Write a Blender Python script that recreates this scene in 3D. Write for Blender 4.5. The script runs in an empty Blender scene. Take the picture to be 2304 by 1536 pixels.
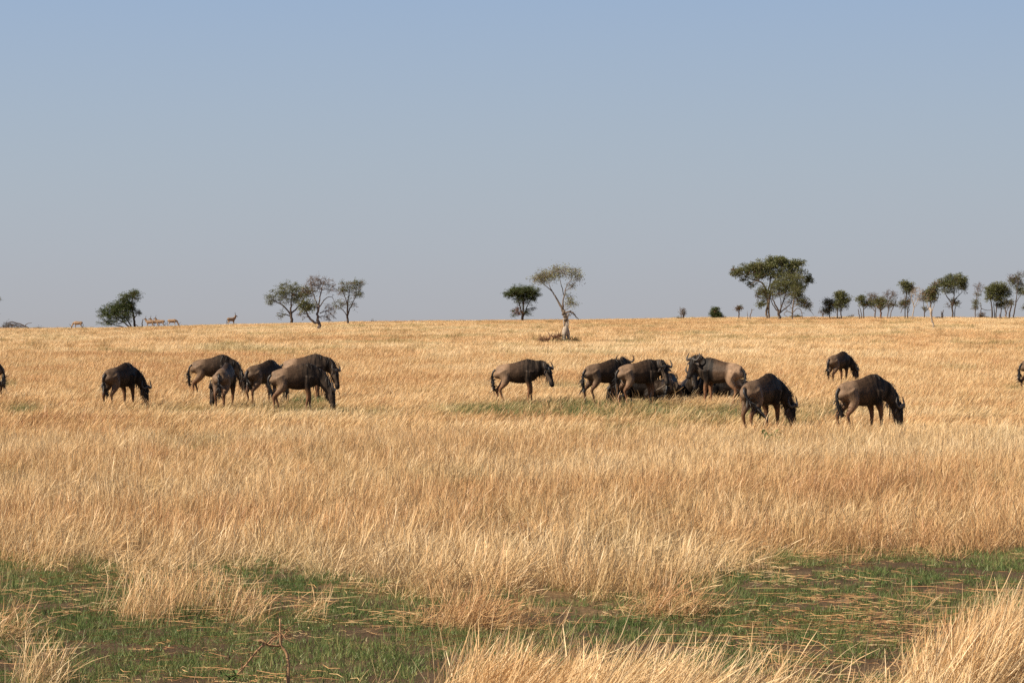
import bpy, math, random
import numpy as np
from mathutils import Vector

# ------------------------------------------------------------------ camera, sky, sun, exposure
scene = bpy.context.scene
COL = scene.collection
F = 5708.0            # focal length in photograph pixels (2304 wide)
EYE_ROW = 728.0       # photograph row of eye level
EYE = 2.4             # eye height above the plain (standing in an open vehicle)

cd = bpy.data.cameras.new('camera')
cd.sensor_width = 36.0
cd.lens = 36.0 * F / 2304.0
cd.clip_start = 0.5
cd.clip_end = 6000
cam = bpy.data.objects.new('camera', cd)
cam.location = (0, 0, EYE)
cam.rotation_euler = (math.radians(90) - math.atan((768 - EYE_ROW) / F), 0, 0)
COL.objects.link(cam)
scene.camera = cam

SUN = Vector((-0.70, -0.30, 0.66)).normalized()     # direction towards the sun
sun_el = math.asin(SUN.z)
sun_az = math.atan2(SUN.x, SUN.y)

world = bpy.data.worlds.new('World')
scene.world = world
world.use_nodes = True
wn, wl = world.node_tree.nodes, world.node_tree.links
wn.clear()
sky = wn.new('ShaderNodeTexSky')
sky.sky_type = 'NISHITA'
sky.sun_disc = False
sky.sun_elevation = sun_el
sky.sun_rotation = sun_az
sky.altitude = 1500
sky.air_density = 1.0
sky.dust_density = 2.0
sky.ozone_density = 1.5
tc = wn.new('ShaderNodeTexCoord')
sep = wn.new('ShaderNodeSeparateXYZ')
wl.new(tc.outputs['Generated'], sep.inputs[0])
ramp = wn.new('ShaderNodeValToRGB')                  # dusty dry-season air near the horizon
cr = ramp.color_ramp
cr.interpolation = 'B_SPLINE'
cr.elements[0].position = 0.0
cr.elements[0].color = (0.420, 0.420, 0.440, 1)
cr.elements[1].position = 1.0
cr.elements[1].color = (0.215, 0.365, 0.700, 1)
for p, c in ((0.03, (0.423, 0.433, 0.464)), (0.11, (0.423, 0.458, 0.508)), (0.22, (0.402, 0.472, 0.544)), (0.34, (0.360, 0.456, 0.585)), (0.46, (0.320, 0.436, 0.612)), (0.65, (0.265, 0.405, 0.665))):
    e = cr.elements.new(p)
    e.color = (*c, 1)
mr = wn.new('ShaderNodeMapRange')
mr.inputs['From Min'].default_value = -0.004
mr.inputs['From Max'].default_value = 0.30
wl.new(sep.outputs['Z'], mr.inputs['Value'])
wl.new(mr.outputs['Result'], ramp.inputs['Fac'])
bg_sky = wn.new('ShaderNodeBackground')
bg_sky.inputs['Strength'].default_value = 0.05
wl.new(sky.outputs['Color'], bg_sky.inputs['Color'])
bg_dust = wn.new('ShaderNodeBackground')
bg_dust.inputs['Strength'].default_value = 0.655
wl.new(ramp.outputs['Color'], bg_dust.inputs['Color'])
mixw = wn.new('ShaderNodeMixShader')
mr2 = wn.new('ShaderNodeMapRange')                   # the dust layer thins out overhead
mr2.interpolation_type = 'SMOOTHSTEP'
mr2.inputs['From Min'].default_value = 0.10
mr2.inputs['From Max'].default_value = 0.55
wl.new(sep.outputs['Z'], mr2.inputs['Value'])
wl.new(mr2.outputs['Result'], mixw.inputs['Fac'])
wl.new(bg_dust.outputs[0], mixw.inputs[1])
wl.new(bg_sky.outputs[0], mixw.inputs[2])
wo = wn.new('ShaderNodeOutputWorld')
wl.new(mixw.outputs[0], wo.inputs['Surface'])

sd = bpy.data.lights.new('sun', 'SUN')
sd.energy = 5.0
sd.angle = math.radians(0.6)
sd.color = (1.0, 0.87, 0.70)
so = bpy.data.objects.new('sun', sd)
so.rotation_euler = SUN.to_track_quat('Z', 'Y').to_euler()
so.location = (-60, -40, 60)
COL.objects.link(so)

scene.view_settings.view_transform = 'Standard'
scene.view_settings.look = 'None'
scene.view_settings.exposure = 0.62
scene.view_settings.gamma = 1.0
scene.view_settings.use_curve_mapping = False
scene.cycles.max_bounces = 6
scene.cycles.diffuse_bounces = 3
scene.cycles.transparent_max_bounces = 4
scene.cycles.use_denoising = False

rng = np.random.default_rng(11)

# ------------------------------------------------------------------ terrain
_d = np.array([0, 90, 150, 330, 400, 480, 5000.0])
_s = np.array([0, 0, 1, 1, 0, -0.8, -0.8])
_dd = np.arange(0, 4001, 1.0)
_slope = np.interp(_dd, _d, _s)
_prof = np.concatenate([[0], np.cumsum((_slope[1:] + _slope[:-1]) / 2)])
_prof /= _prof[400]
_cx = np.array([-400, -120, -76.7, -60, -50, -42, -33, -21, 1.0, 13, 30, 50, 76.7, 120, 400])
_crow = np.array([744, 743, 741, 740, 735.5, 732, 729, 725, 722, 720.5, 716, 715, 716, 716.5, 717.5])
_cz = EYE + (EYE_ROW - _crow) / F * 372.0

def gz(x, y):
    x = np.asarray(x, float); y = np.asarray(y, float)
    z = np.interp(x, _cx, _cz) * np.interp(np.clip(y, 0, 4000), _dd, _prof)
    k = np.clip((y - 25) / 40, 0, 1)
    z = z + k * (0.05 * np.sin(x * 0.21 + 1.3) * np.sin(y * 0.13 + 0.4) + 0.03 * np.sin(x * 0.53 + y * 0.31))
    return z

def ground_at(u, v, dmax=385):
    """the point of the plain seen at a place in the photograph"""
    ys = np.arange(12, dmax + 1, 0.25)
    xs = (u - 1152) / F * ys
    zr = EYE + (EYE_ROW - v) / F * ys
    hit = np.nonzero(gz(xs, ys) >= zr)[0]
    y = ys[hit[0]] if len(hit) else 372.0
    x = (u - 1152) / F * y
    return Vector((x, y, float(gz(x, y))))

def to_uv(x, y, z):
    return 1152 + F * x / y, EYE_ROW - F * (z - EYE) / y

# ------------------------------------------------------------------ small helpers
def tag(o, label=None, cat=None, group=None, kind=None):
    if label: o['label'] = label
    if cat: o['category'] = cat
    if group: o['group'] = group
    if kind: o['kind'] = kind
    return o

def empty(name, loc, rz=0.0, scale=1.0):
    o = bpy.data.objects.new(name, None)
    o.empty_display_size = 0.2
    o.location = loc
    o.rotation_euler = (0, 0, rz)
    o.scale = (scale, scale, scale)
    COL.objects.link(o)
    return o

class MB:
    """collects shapes; build() links them as one mesh object"""
    def __init__(s):
        s.v = []; s.f = []; s.c = []; s.n = 0
    def add(s, verts, faces, col=None):
        verts = np.asarray(verts, float)
        s.v.append(verts)
        s.f += [tuple(i + s.n for i in f) for f in faces]
        s.c.append(np.broadcast_to(np.asarray(col if col is not None else (1, 1, 1, 1), float), (len(verts), 4)))
        s.n += len(verts)
    def mesh(s, name, smooth=True):
        m = bpy.data.meshes.new(name)
        V = np.concatenate(s.v) if s.v else np.zeros((0, 3))
        m.from_pydata(V.tolist(), [], s.f)
        if s.c:
            a = m.color_attributes.new('tone', 'FLOAT_COLOR', 'POINT')
            a.data.foreach_set('color', np.concatenate(s.c).astype(np.float32).ravel())
        if smooth and len(m.polygons):
            m.polygons.foreach_set('use_smooth', [True] * len(m.polygons))
        m.update()
        return m
    def build(s, name, mat, parent=None, smooth=True):
        m = s.mesh(name, smooth)
        m.materials.append(mat)
        o = bpy.data.objects.new(name, m)
        COL.objects.link(o)
        if parent is not None: o.parent = parent
        return o

def catmull(P, n):
    P = np.asarray(P, float)
    k = len(P)
    if k == 2:
        t = np.linspace(0, 1, n + 1)[:, None]
        return P[0] * (1 - t) + P[1] * t
    Q = np.vstack([2 * P[0] - P[1], P, 2 * P[-1] - P[-2]])
    out = []
    for i in range(k - 1):
        p0, p1, p2, p3 = Q[i:i + 4]
        for t in np.arange(n) / n:
            out.append(0.5 * (2 * p1 + (p2 - p0) * t + (2 * p0 - 5 * p1 + 4 * p2 - p3) * t * t + (3 * p1 - p0 - 3 * p2 + p3) * t ** 3))
    out.append(P[-1])
    return np.array(out)

def nrm(a):
    a = np.asarray(a, float)
    return a / (np.linalg.norm(a) + 1e-9)

def tube(P, A, B=None, lat=None, seg=8, n=1, egg=0.0, caps=True):
    """closed tube along P; A half size along the up axis, B along the lateral axis"""
    P = np.asarray(P, float)
    k = len(P)
    A = np.asarray(A, float) * np.ones(k)
    B = A if B is None else np.asarray(B, float) * np.ones(k)
    if n > 1:
        X = catmull(np.column_stack([P, A, B]), n)
        P, A, B = X[:, :3], np.maximum(X[:, 3], 1e-3), np.maximum(X[:, 4], 1e-3)
        k = len(P)
    T = np.gradient(P, axis=0)
    verts = []
    ang = np.arange(seg) * 2 * np.pi / seg
    prev = np.array(lat if lat is not None else (0.31, 0.95, 0.07), float)
    for i in range(k):
        t = nrm(T[i])
        L = lat[i] if (lat is not None and np.ndim(lat) == 2) else prev
        L = nrm(L - t * np.dot(L, t))
        U = np.cross(t, L)
        if lat is None: prev = L
        ca, sa = np.cos(ang), np.sin(ang)
        w = B[i] * ca * (1 - egg * np.clip(sa, 0, 1))
        verts.append(P[i] + np.outer(w, L) + np.outer(A[i] * sa, U))
    V = np.concatenate(verts)
    faces = []
    for i in range(k - 1):
        for j in range(seg):
            a, b = i * seg + j, i * seg + (j + 1) % seg
            faces.append((a, b, b + seg, a + seg))
    if caps:
        V = np.vstack([V, P[0], P[-1]])
        c0, c1 = len(V) - 2, len(V) - 1
        for j in range(seg):
            faces.append((c0, (j + 1) % seg, j))
            faces.append((c1, (k - 1) * seg + j, (k - 1) * seg + (j + 1) % seg))
    return V, faces

def ribbon(P, W, side):
    P = np.asarray(P, float)
    side = nrm(side)
    V = []
    for p, w in zip(P, W):
        V += [p - side * w * 0.5, p + side * w * 0.5]
    return V, [(2 * i, 2 * i + 1, 2 * i + 3, 2 * i + 2) for i in range(len(P) - 1)]

# ------------------------------------------------------------------ materials
def new_mat(name):
    m = bpy.data.materials.new(name)
    m.use_nodes = True
    nt = m.node_tree
    nt.nodes.clear()
    out = nt.nodes.new('ShaderNodeOutputMaterial')
    return m, nt, out

def N(nt, typ, **kw):
    n = nt.nodes.new(typ)
    for k, v in kw.items(): setattr(n, k, v)
    return n

def mixc(nt, fac, a, b, blend='MIX'):
    n = nt.nodes.new('ShaderNodeMix')
    n.data_type = 'RGBA'
    n.blend_type = blend
    for s, v in ((n.inputs[0], fac), (n.inputs[6], a), (n.inputs[7], b)):
        if isinstance(v, bpy.types.NodeSocket): nt.links.new(v, s)
        elif isinstance(v, (int, float)): s.default_value = v
        else: s.default_value = (*v, 1) if len(v) == 3 else v
    return n.outputs[2]

def rampn(nt, fac, stops):
    r = nt.nodes.new('ShaderNodeValToRGB')
    e = r.color_ramp.elements
    e[0].position, e[0].color = stops[0][0], (*stops[0][1], 1)
    e[1].position, e[1].color = stops[-1][0], (*stops[-1][1], 1)
    for p, c in stops[1:-1]:
        x = e.new(p); x.color = (*c, 1)
    nt.links.new(fac, r.inputs[0])
    return r.outputs[0]

def mathn(nt, op, a, b=None):
    n = nt.nodes.new('ShaderNodeMath')
    n.operation = op
    for s, v in ((n.inputs[0], a), (n.inputs[1], b)):
        if v is None: continue
        if isinstance(v, bpy.types.NodeSocket): nt.links.new(v, s)
        else: s.default_value = v
    return n.outputs[0]

def thin_surface(nt, out, color, trans=0.3, gloss=0.0):
    d = N(nt, 'ShaderNodeBsdfDiffuse')
    t = N(nt, 'ShaderNodeBsdfTranslucent')
    mx = N(nt, 'ShaderNodeMixShader')
    mx.inputs[0].default_value = trans
    nt.links.new(color, d.inputs[0]); nt.links.new(color, t.inputs[0])
    nt.links.new(d.outputs[0], mx.inputs[1]); nt.links.new(t.outputs[0], mx.inputs[2])
    last = mx.outputs[0]
    if gloss:
        g = N(nt, 'ShaderNodeBsdfGlossy')
        g.inputs['Roughness'].default_value = 0.45
        g.inputs['Color'].default_value = (1, 0.95, 0.85, 1)
        m2 = N(nt, 'ShaderNodeMixShader')
        m2.inputs[0].default_value = gloss
        nt.links.new(last, m2.inputs[1]); nt.links.new(g.outputs[0], m2.inputs[2])
        last = m2.outputs[0]
    nt.links.new(last, out.inputs[0])

def mat_straw():
    m, nt, out = new_mat('dry_grass')
    at = N(nt, 'ShaderNodeAttribute', attribute_type='INSTANCER', attribute_name='tint')
    gr = N(nt, 'ShaderNodeAttribute', attribute_type='INSTANCER', attribute_name='greenness')
    isl = N(nt, 'ShaderNodeNewGeometry')
    f = mathn(nt, 'ADD', at.outputs['Fac'], mathn(nt, 'MULTIPLY', mathn(nt, 'SUBTRACT', isl.outputs['Random Per Island'], 0.5), 0.62))
    c = rampn(nt, f, [(0.0, (0.75, 0.575, 0.345)), (0.35, (0.70, 0.490, 0.250)), (0.65, (0.60, 0.360, 0.163)), (1.0, (0.42, 0.21, 0.10))])
    tone = N(nt, 'ShaderNodeAttribute', attribute_type='GEOMETRY', attribute_name='tone')
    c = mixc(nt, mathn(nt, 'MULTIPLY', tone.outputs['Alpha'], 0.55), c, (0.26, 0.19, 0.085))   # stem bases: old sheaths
    c = mixc(nt, gr.outputs['Fac'], c, (0.16, 0.19, 0.06))
    thin_surface(nt, out, c, 0.2, 0.03)
    return m

def mat_green():
    m, nt, out = new_mat('green_grass')
    at = N(nt, 'ShaderNodeAttribute', attribute_type='INSTANCER', attribute_name='tint')
    isl = N(nt, 'ShaderNodeNewGeometry')
    f = mathn(nt, 'ADD', at.outputs['Fac'], mathn(nt, 'MULTIPLY', mathn(nt, 'SUBTRACT', isl.outputs['Random Per Island'], 0.5), 0.7))
    c = rampn(nt, f, [(0.0, (0.090, 0.142, 0.042)), (0.5, (0.165, 0.215, 0.070)), (0.8, (0.28, 0.27, 0.10)), (1.0, (0.42, 0.30, 0.14))])
    thin_surface(nt, out, c, 0.3, 0.02)
    return m

def mat_leaf(name, a, b, dry=None):
    m, nt, out = new_mat(name)
    isl = N(nt, 'ShaderNodeNewGeometry')
    tone = N(nt, 'ShaderNodeAttribute', attribute_type='GEOMETRY', attribute_name='tone')
    f = mathn(nt, 'ADD', mathn(nt, 'MULTIPLY', isl.outputs['Random Per Island'], 0.5), mathn(nt, 'MULTIPLY', tone.outputs['Fac'], 0.5))
    stops = [(0.1, a), (0.9, b)]
    c = rampn(nt, f, stops)
    if dry:
        c = mixc(nt, mathn(nt, 'SUBTRACT', 1.0, tone.outputs['Alpha']), c, dry)
    thin_surface(nt, out, c, 0.28, 0.02)
    return m

def mat_bark(name, a, b):
    m, nt, out = new_mat(name)
    tx = N(nt, 'ShaderNodeTexCoord')
    mp = N(nt, 'ShaderNodeMapping')
    mp.inputs['Scale'].default_value = (6, 6, 1.4)
    nt.links.new(tx.outputs['Object'], mp.inputs[0])
    no = N(nt, 'ShaderNodeTexNoise')
    no.inputs['Scale'].default_value = 2.5
    no.inputs['Detail'].default_value = 6
    nt.links.new(mp.outputs[0], no.inputs['Vector'])
    c = rampn(nt, no.outputs['Fac'], [(0.3, a), (0.7, b)])
    p = N(nt, 'ShaderNodeBsdfPrincipled')
    p.inputs['Roughness'].default_value = 0.9
    p.inputs['Specular IOR Level'].default_value = 0.2
    nt.links.new(c, p.inputs['Base Color'])
    bp = N(nt, 'ShaderNodeBump')
    bp.inputs['Strength'].default_value = 0.6
    bp.inputs['Distance'].default_value = 0.05
    nt.links.new(no.outputs['Fac'], bp.inputs['Height'])
    nt.links.new(bp.outputs[0], p.inputs['Normal'])
    nt.links.new(p.outputs[0], out.inputs[0])
    return m

def mat_coat():
    m, nt, out = new_mat('coat')
    at = N(nt, 'ShaderNodeAttribute', attribute_type='GEOMETRY', attribute_name='coat')
    tx = N(nt, 'ShaderNodeTexCoord')
    mp = N(nt, 'ShaderNodeMapping')
    mp.inputs['Scale'].default_value = (9, 1.6, 0.8)
    nt.links.new(tx.outputs['Object'], mp.inputs[0])
    no = N(nt, 'ShaderNodeTexNoise')
    no.inputs['Scale'].default_value = 1.0
    no.inputs['Detail'].default_value = 3
    nt.links.new(mp.outputs[0], no.inputs['Vector'])
    st = N(nt, 'ShaderNodeMapRange')
    st.inputs['From Min'].default_value = 0.44
    st.inputs['From Max'].default_value = 0.56
    nt.links.new(no.outputs['Fac'], st.inputs['Value'])
    f = mathn(nt, 'MULTIPLY', st.outputs[0], at.outputs['Alpha'])
    c = mixc(nt, f, at.outputs['Color'], (0.008, 0.006, 0.005))
    mp2 = N(nt, 'ShaderNodeMapping')
    mp2.inputs['Scale'].default_value = (40, 40, 9)
    nt.links.new(tx.outputs['Object'], mp2.inputs[0])
    n2 = N(nt, 'ShaderNodeTexNoise')
    n2.inputs['Scale'].default_value = 1.0
    n2.inputs['Detail'].default_value = 4
    nt.links.new(mp2.outputs[0], n2.inputs['Vector'])
    v = N(nt, 'ShaderNodeMapRange')
    v.inputs['From Min'].default_value = 0.3
    v.inputs['From Max'].default_value = 0.7
    v.inputs['To Min'].default_value = 0.72
    v.inputs['To Max'].default_value = 1.25
    nt.links.new(n2.outputs['Fac'], v.inputs['Value'])
    n3 = N(nt, 'ShaderNodeTexNoise')
    n3.inputs['Scale'].default_value = 5.0
    nt.links.new(tx.outputs['Object'], n3.inputs['Vector'])
    v3 = N(nt, 'ShaderNodeMapRange')
    v3.inputs['From Min'].default_value = 0.3
    v3.inputs['From Max'].default_value = 0.7
    v3.inputs['To Min'].default_value = 0.72
    v3.inputs['To Max'].default_value = 1.25
    nt.links.new(n3.outputs['Fac'], v3.inputs['Value'])
    vv = mathn(nt, 'MULTIPLY', v.outputs[0], v3.outputs[0])
    c = mixc(nt, 1.0, c, vv, 'MULTIPLY')
    p = N(nt, 'ShaderNodeBsdfPrincipled')
    p.inputs['Roughness'].default_value = 0.55
    p.inputs['Specular IOR Level'].default_value = 0.12
    nt.links.new(c, p.inputs['Base Color'])
    bp = N(nt, 'ShaderNodeBump')
    bp.inputs['Strength'].default_value = 0.35
    bp.inputs['Distance'].default_value = 0.02
    b2 = N(nt, 'ShaderNodeBump')
    b2.inputs['Strength'].default_value = 0.22
    b2.inputs['Distance'].default_value = 0.12
    nt.links.new(n3.outputs['Fac'], b2.inputs['Height'])
    nt.links.new(n2.outputs['Fac'], bp.inputs['Height'])
    nt.links.new(b2.outputs[0], bp.inputs['Normal'])
    nt.links.new(bp.outputs[0], p.inputs['Normal'])
    nt.links.new(p.outputs[0], out.inputs[0])
    return m

def mat_plain(name, col, rough=0.6, var=0.25, scale=20):
    m, nt, out = new_mat(name)
    tx = N(nt, 'ShaderNodeTexCoord')
    no = N(nt, 'ShaderNodeTexNoise')
    no.inputs['Scale'].default_value = scale
    nt.links.new(tx.outputs['Object'], no.inputs['Vector'])
    c = rampn(nt, no.outputs['Fac'], [(0.3, tuple(x * (1 - var) for x in col)), (0.7, tuple(x * (1 + var) for x in col))])
    p = N(nt, 'ShaderNodeBsdfPrincipled')
    p.inputs['Roughness'].default_value = rough
    nt.links.new(c, p.inputs['Base Color'])
    nt.links.new(p.outputs[0], out.inputs[0])
    return m

def mat_ground():
    m, nt, out = new_mat('soil')
    tx = N(nt, 'ShaderNodeTexCoord')
    n1 = N(nt, 'ShaderNodeTexNoise')
    n1.inputs['Scale'].default_value = 1.7
    n1.inputs['Detail'].default_value = 8
    nt.links.new(tx.outputs['Object'], n1.inputs['Vector'])
    soil = rampn(nt, n1.outputs['Fac'], [(0.3, (0.046, 0.031, 0.019)), (0.55, (0.082, 0.055, 0.033)), (0.75, (0.135, 0.094, 0.055))])
    n2 = N(nt, 'ShaderNodeTexNoise')
    n2.inputs['Scale'].default_value = 24
    n2.inputs['Detail'].default_value = 4
    nt.links.new(tx.outputs['Object'], n2.inputs['Vector'])
    litter = rampn(nt, n2.outputs['Fac'], [(0.35, (0.13, 0.085, 0.04)), (0.65, (0.36, 0.23, 0.11))])
    tone = N(nt, 'ShaderNodeAttribute', attribute_type='GEOMETRY', attribute_name='tone')
    c = mixc(nt, tone.outputs['Fac'], soil, litter)
    p = N(nt, 'ShaderNodeBsdfPrincipled')
    p.inputs['Roughness'].default_value = 0.95
    p.inputs['Specular IOR Level'].default_value = 0.1
    nt.links.new(c, p.inputs['Base Color'])
    bp = N(nt, 'ShaderNodeBump')
    bp.inputs['Strength'].default_value = 0.7
    bp.inputs['Distance'].default_value = 0.04
    nt.links.new(n2.outputs['Fac'], bp.inputs['Height'])
    nt.links.new(bp.outputs[0], p.inputs['Normal'])
    nt.links.new(p.outputs[0], out.inputs[0])
    return m

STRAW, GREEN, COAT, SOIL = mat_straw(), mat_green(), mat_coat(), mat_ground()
HAIR = mat_plain('dark_hair', (0.017, 0.014, 0.012), 0.5, 0.5)
PALE_HAIR = mat_plain('pale_hair', (0.33, 0.25, 0.17), 0.6, 0.3)
HORN = mat_plain('horn', (0.05, 0.041, 0.034), 0.6, 0.35, 8)
HOOF = mat_plain('hoof', (0.02, 0.017, 0.015), 0.4)
EYEM = mat_plain('eye', (0.01, 0.008, 0.007), 0.12, 0.1)
EARM = mat_plain('ear', (0.07, 0.05, 0.038), 0.7, 0.4, 10)
BARK = mat_bark('bark', (0.045, 0.033, 0.026), (0.12, 0.088, 0.066))
BARK_PALE = mat_bark('pale_bark', (0.10, 0.075, 0.055), (0.23, 0.18, 0.135))
BARK_BARE = mat_bark('weathered_wood', (0.24, 0.19, 0.145), (0.48, 0.40, 0.32))
BARK_GREY = mat_bark('grey_bark', (0.10, 0.080, 0.070), (0.21, 0.165, 0.145))
BARK_TAN = mat_bark('tan_dead_stem', (0.26, 0.15, 0.08), (0.46, 0.28, 0.15))
BARK_BONE = mat_bark('bone_white_wood', (0.24, 0.195, 0.15), (0.52, 0.44, 0.36))
BARK_RED = mat_bark('red_dead_wood', (0.10, 0.05, 0.03), (0.24, 0.13, 0.08))
LEAF = mat_leaf('leaf_olive', (0.072, 0.092, 0.031), (0.175, 0.172, 0.064), dry=(0.13, 0.075, 0.035))
LEAF_DARK = mat_leaf('leaf_dark', (0.038, 0.062, 0.020), (0.105, 0.125, 0.042), dry=(0.16, 0.075, 0.04))
LEAF_YEL = mat_leaf('leaf_yellow_green', (0.17, 0.19, 0.065), (0.29, 0.28, 0.12), dry=(0.15, 0.09, 0.04))
LEAF_BRIGHT = mat_leaf('leaf_bright', (0.06, 0.11, 0.03), (0.13, 0.19, 0.06))

# ------------------------------------------------------------------ ground layout (from the places seen in the photograph)
_bu = [-900, 0, 100, 250, 330, 400, 470, 560, 650, 750, 900, 960, 1010, 1180, 1260, 1350, 1500, 1560, 1640, 1760, 1900, 2000, 2304, 3200]
_bv = [1285, 1288, 1298, 1300, 1318, 1325, 1312, 1295, 1290, 1335, 1350, 1372, 1380, 1372, 1368, 1380, 1376, 1330, 1310, 1268, 1262, 1255, 1262, 1262]

def hashnoise(x, y, s, seed=0):
    """smooth value noise in numpy"""
    x = x / s; y = y / s
    xi = np.floor(x).astype(np.int64); yi = np.floor(y).astype(np.int64)
    fx = x - xi; fy = y - yi
    fx = fx * fx * (3 - 2 * fx); fy = fy * fy * (3 - 2 * fy)
    def h(a, b):
        n = (a * 374761393 + b * 668265263 + seed * 1442695041) & 0xFFFFFFFF
        n = ((n ^ (n >> 13)) * 1274126177) & 0xFFFFFFFF
        return ((n ^ (n >> 16)) & 0xFFFF) / 65535.0
    return (h(xi, yi) * (1 - fx) + h(xi + 1, yi) * fx) * (1 - fy) + (h(xi, yi + 1) * (1 - fx) + h(xi + 1, yi + 1) * fx) * fy

# extra stands of long grass in the open strip: centre u, v of the base, half sizes, density, lean, height
STANDS = [(1280, 1640, 270, 50, 1.0, 1.15, 1.08), (1080, 1605, 80, 40, 0.7, 0.95, 1.0), (1520, 1640, 130, 50, 0.4, 1.3, 1.1), (2170, 1565, 135, 65, 0.8, 0.85, 1.15), (2270, 1450, 80, 40, 0.4, 0.65, 0.85),
          (1725, 1590, 75, 34, 0.22, 0.4, 0.85), (80, 1540, 28, 20, 0.5, 0.25, 0.62), (330, 1385, 70, 32, 0.25, 0.45, 0.75), (440, 1365, 90, 22, .3, .5, .7),
          (1080, 1410, 130, 14, 0.7, 1.0, 0.65), (15, 1440, 50, 14, 0.2, 0.9, 0.6), (690, 1395, 18, 12, 0.08, 0.1, 0.45), (1500, 1385, 90, 14, .6, 1.1, .75),
          (560, 1395, 50, 20, 0.10, 0.35, 0.55), (2020, 1650, 300, 50, 0.3, 1.1, 0.75)]
# green places further off: centre u, v, half sizes, strength
GREENS = [(1120, 928, 150, 15, 1.0), (1330, 925, 230, 22, 1.0), (1600, 935, 190, 20, 0.75), (1420, 880, 70, 12, .7), (1265, 873, 60, 7, .8), (1850, 930, 90, 18, 0.45), (690, 905, 50, 12, 0.85), (45, 925, 55, 14, 0.6), (10, 868, 30, 8, 0.7),
          (1060, 1085, 60, 14, 0.65), (920, 1080, 40, 12, 0.4), (30, 1085, 60, 14, 0.6), (440, 1010, 70, 10, 0.5), (1150, 1218, 25, 10, 0.7), (2150, 833, 60, 6, 0.6), (2280, 880, 30, 8, 0.6),
          (1680, 1140, 60, 12, 0.4), (2080, 1150, 80, 14, 0.45), (1400, 985, 120, 12, 0.35), (1560, 965, 200, 9, 0.5), (800, 930, 90, 9, 0.4), (2230, 1000, 70, 10, .3), (1130, 870, 40, 5, .3), (1780, 955, 60, 10, .6), (400, 930, 120, 10, .45), (620, 925, 140, 12, .5)]

def in_open_strip(u, v, x, y):
    b = np.interp(u, _bu, _bv) + 26 * (hashnoise(x, y, 0.7, 3) - 0.5) + 18 * (hashnoise(x, y, 0.25, 5) - 0.5)
    return v > b

def green_at(u, v, x, y):
    g = np.zeros_like(u)
    for (a, b, ra, rb, s) in GREENS:
        q = ((u - a) / ra) ** 2 + ((v - b) / rb) ** 2
        g = np.maximum(g, s * np.clip(1.45 - q, 0, 1))
    return np.clip(g * (0.45 + 1.1 * hashnoise(x, y, 0.9, 21)), 0, 1)

# ------------------------------------------------------------------ the ground sheet
ys = np.concatenate([np.arange(-40, 10, 5.0), np.arange(10, 30, 0.35), 30 * 1.022 ** np.arange(0, 125), np.geomspace(470, 1500, 16)])
ts = np.linspace(-1, 1, 161)
ts = np.sign(ts) * np.abs(ts) ** 1.5
gv, gc = [], []
for y in ys:
    half = max(14.0, 0.42 * abs(y)) if y < 470 else 0.42 * 470 + (y - 470) * 0.9
    x = ts * half
    z = gz(x, np.full_like(x, y))
    z = np.where(y < 0, 0, z)
    gv.append(np.column_stack([x, np.full_like(x, y), z]))
    yy = max(y, 5.0)
    u, v = to_uv(x, yy, z)
    op = in_open_strip(u, v, x, np.full_like(x, y)).astype(float) if y > 10 else np.ones_like(x)
    t = np.where(op > 0.5, 0.06, 0.42 + 0.4 * min(1, max(0, (y - 60) / 150)))
    t = np.clip(t * (1 - 0.6 * green_at(u, v, x, np.full_like(x, y))), 0, 1)
    gc.append(np.column_stack([t, t, t, np.ones_like(t)]))
nx = len(ts)
gm = MB()
gm.v.append(np.concatenate(gv)); gm.c.append(np.concatenate(gc)); gm.n = len(gm.v[0])
gm.f = [(j * nx + i, j * nx + i + 1, (j + 1) * nx + i + 1, (j + 1) * nx + i) for j in range(len(ys) - 1) for i in range(nx - 1)]
ground = gm.build('ground', SOIL)
tag(ground, kind='structure')

# ------------------------------------------------------------------ grass: tufts scattered by geometry nodes
def tuft(seed, n, h, spread, w, leafy=0.4, droop=0.25, heads=0.5, splay=0.32, segs=4, lean=0.0):
    r = random.Random(seed)
    mb = MB()
    for i in range(n):
        a = r.uniform(0, 2 * math.pi)
        q = spread * math.sqrt(r.random())
        root = np.array((q * math.cos(a), q * math.sin(a), -0.02))
        is_leaf = r.random() < leafy
        L = h * (r.uniform(0.30, 0.62) if is_leaf else r.uniform(0.62, 1.08))
        b = r.uniform(0, 2 * math.pi)
        s = (r.uniform(0.3, 1.0) if is_leaf else r.uniform(0.0, 0.55)) * splay * 1.6
        d = nrm((math.cos(b) * s + lean * r.uniform(0.3, 1.5), math.sin(b) * s, 1))
        dr = droop * (r.uniform(0.6, 2.2) if is_leaf else r.uniform(0.1, 1.1))
        bend = np.array((1.0 * r.uniform(0.4, 1.1), r.uniform(-0.5, 0.5), -0.45))
        P = []
        for k in range(segs + 1):
            t = k / segs
            P.append(root + d * L * t + bend * dr * L * t * t * 0.6)
        ww = w * r.uniform(0.7, 1.3) * (1.2 if is_leaf else 0.8)
        W = [ww * (1.0 - 0.75 * (k / segs) ** 1.5) for k in range(segs + 1)]
        if not is_leaf and r.random() < heads:
            W[-2] = ww * 1.5; W[-1] = ww * 0.5
        c = r.uniform(0, 2 * math.pi)
        V, Fc = ribbon(P, W, (math.cos(c), math.sin(c), 0.1))
        col = np.ones((len(V), 4))
        for k in range(len(V)):
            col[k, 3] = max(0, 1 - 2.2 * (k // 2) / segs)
        mb.v.append(np.array(V)); mb.c.append(col)
        mb.f += [tuple(i2 + mb.n for i2 in f) for f in Fc]
        mb.n += len(V)
    return mb

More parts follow.
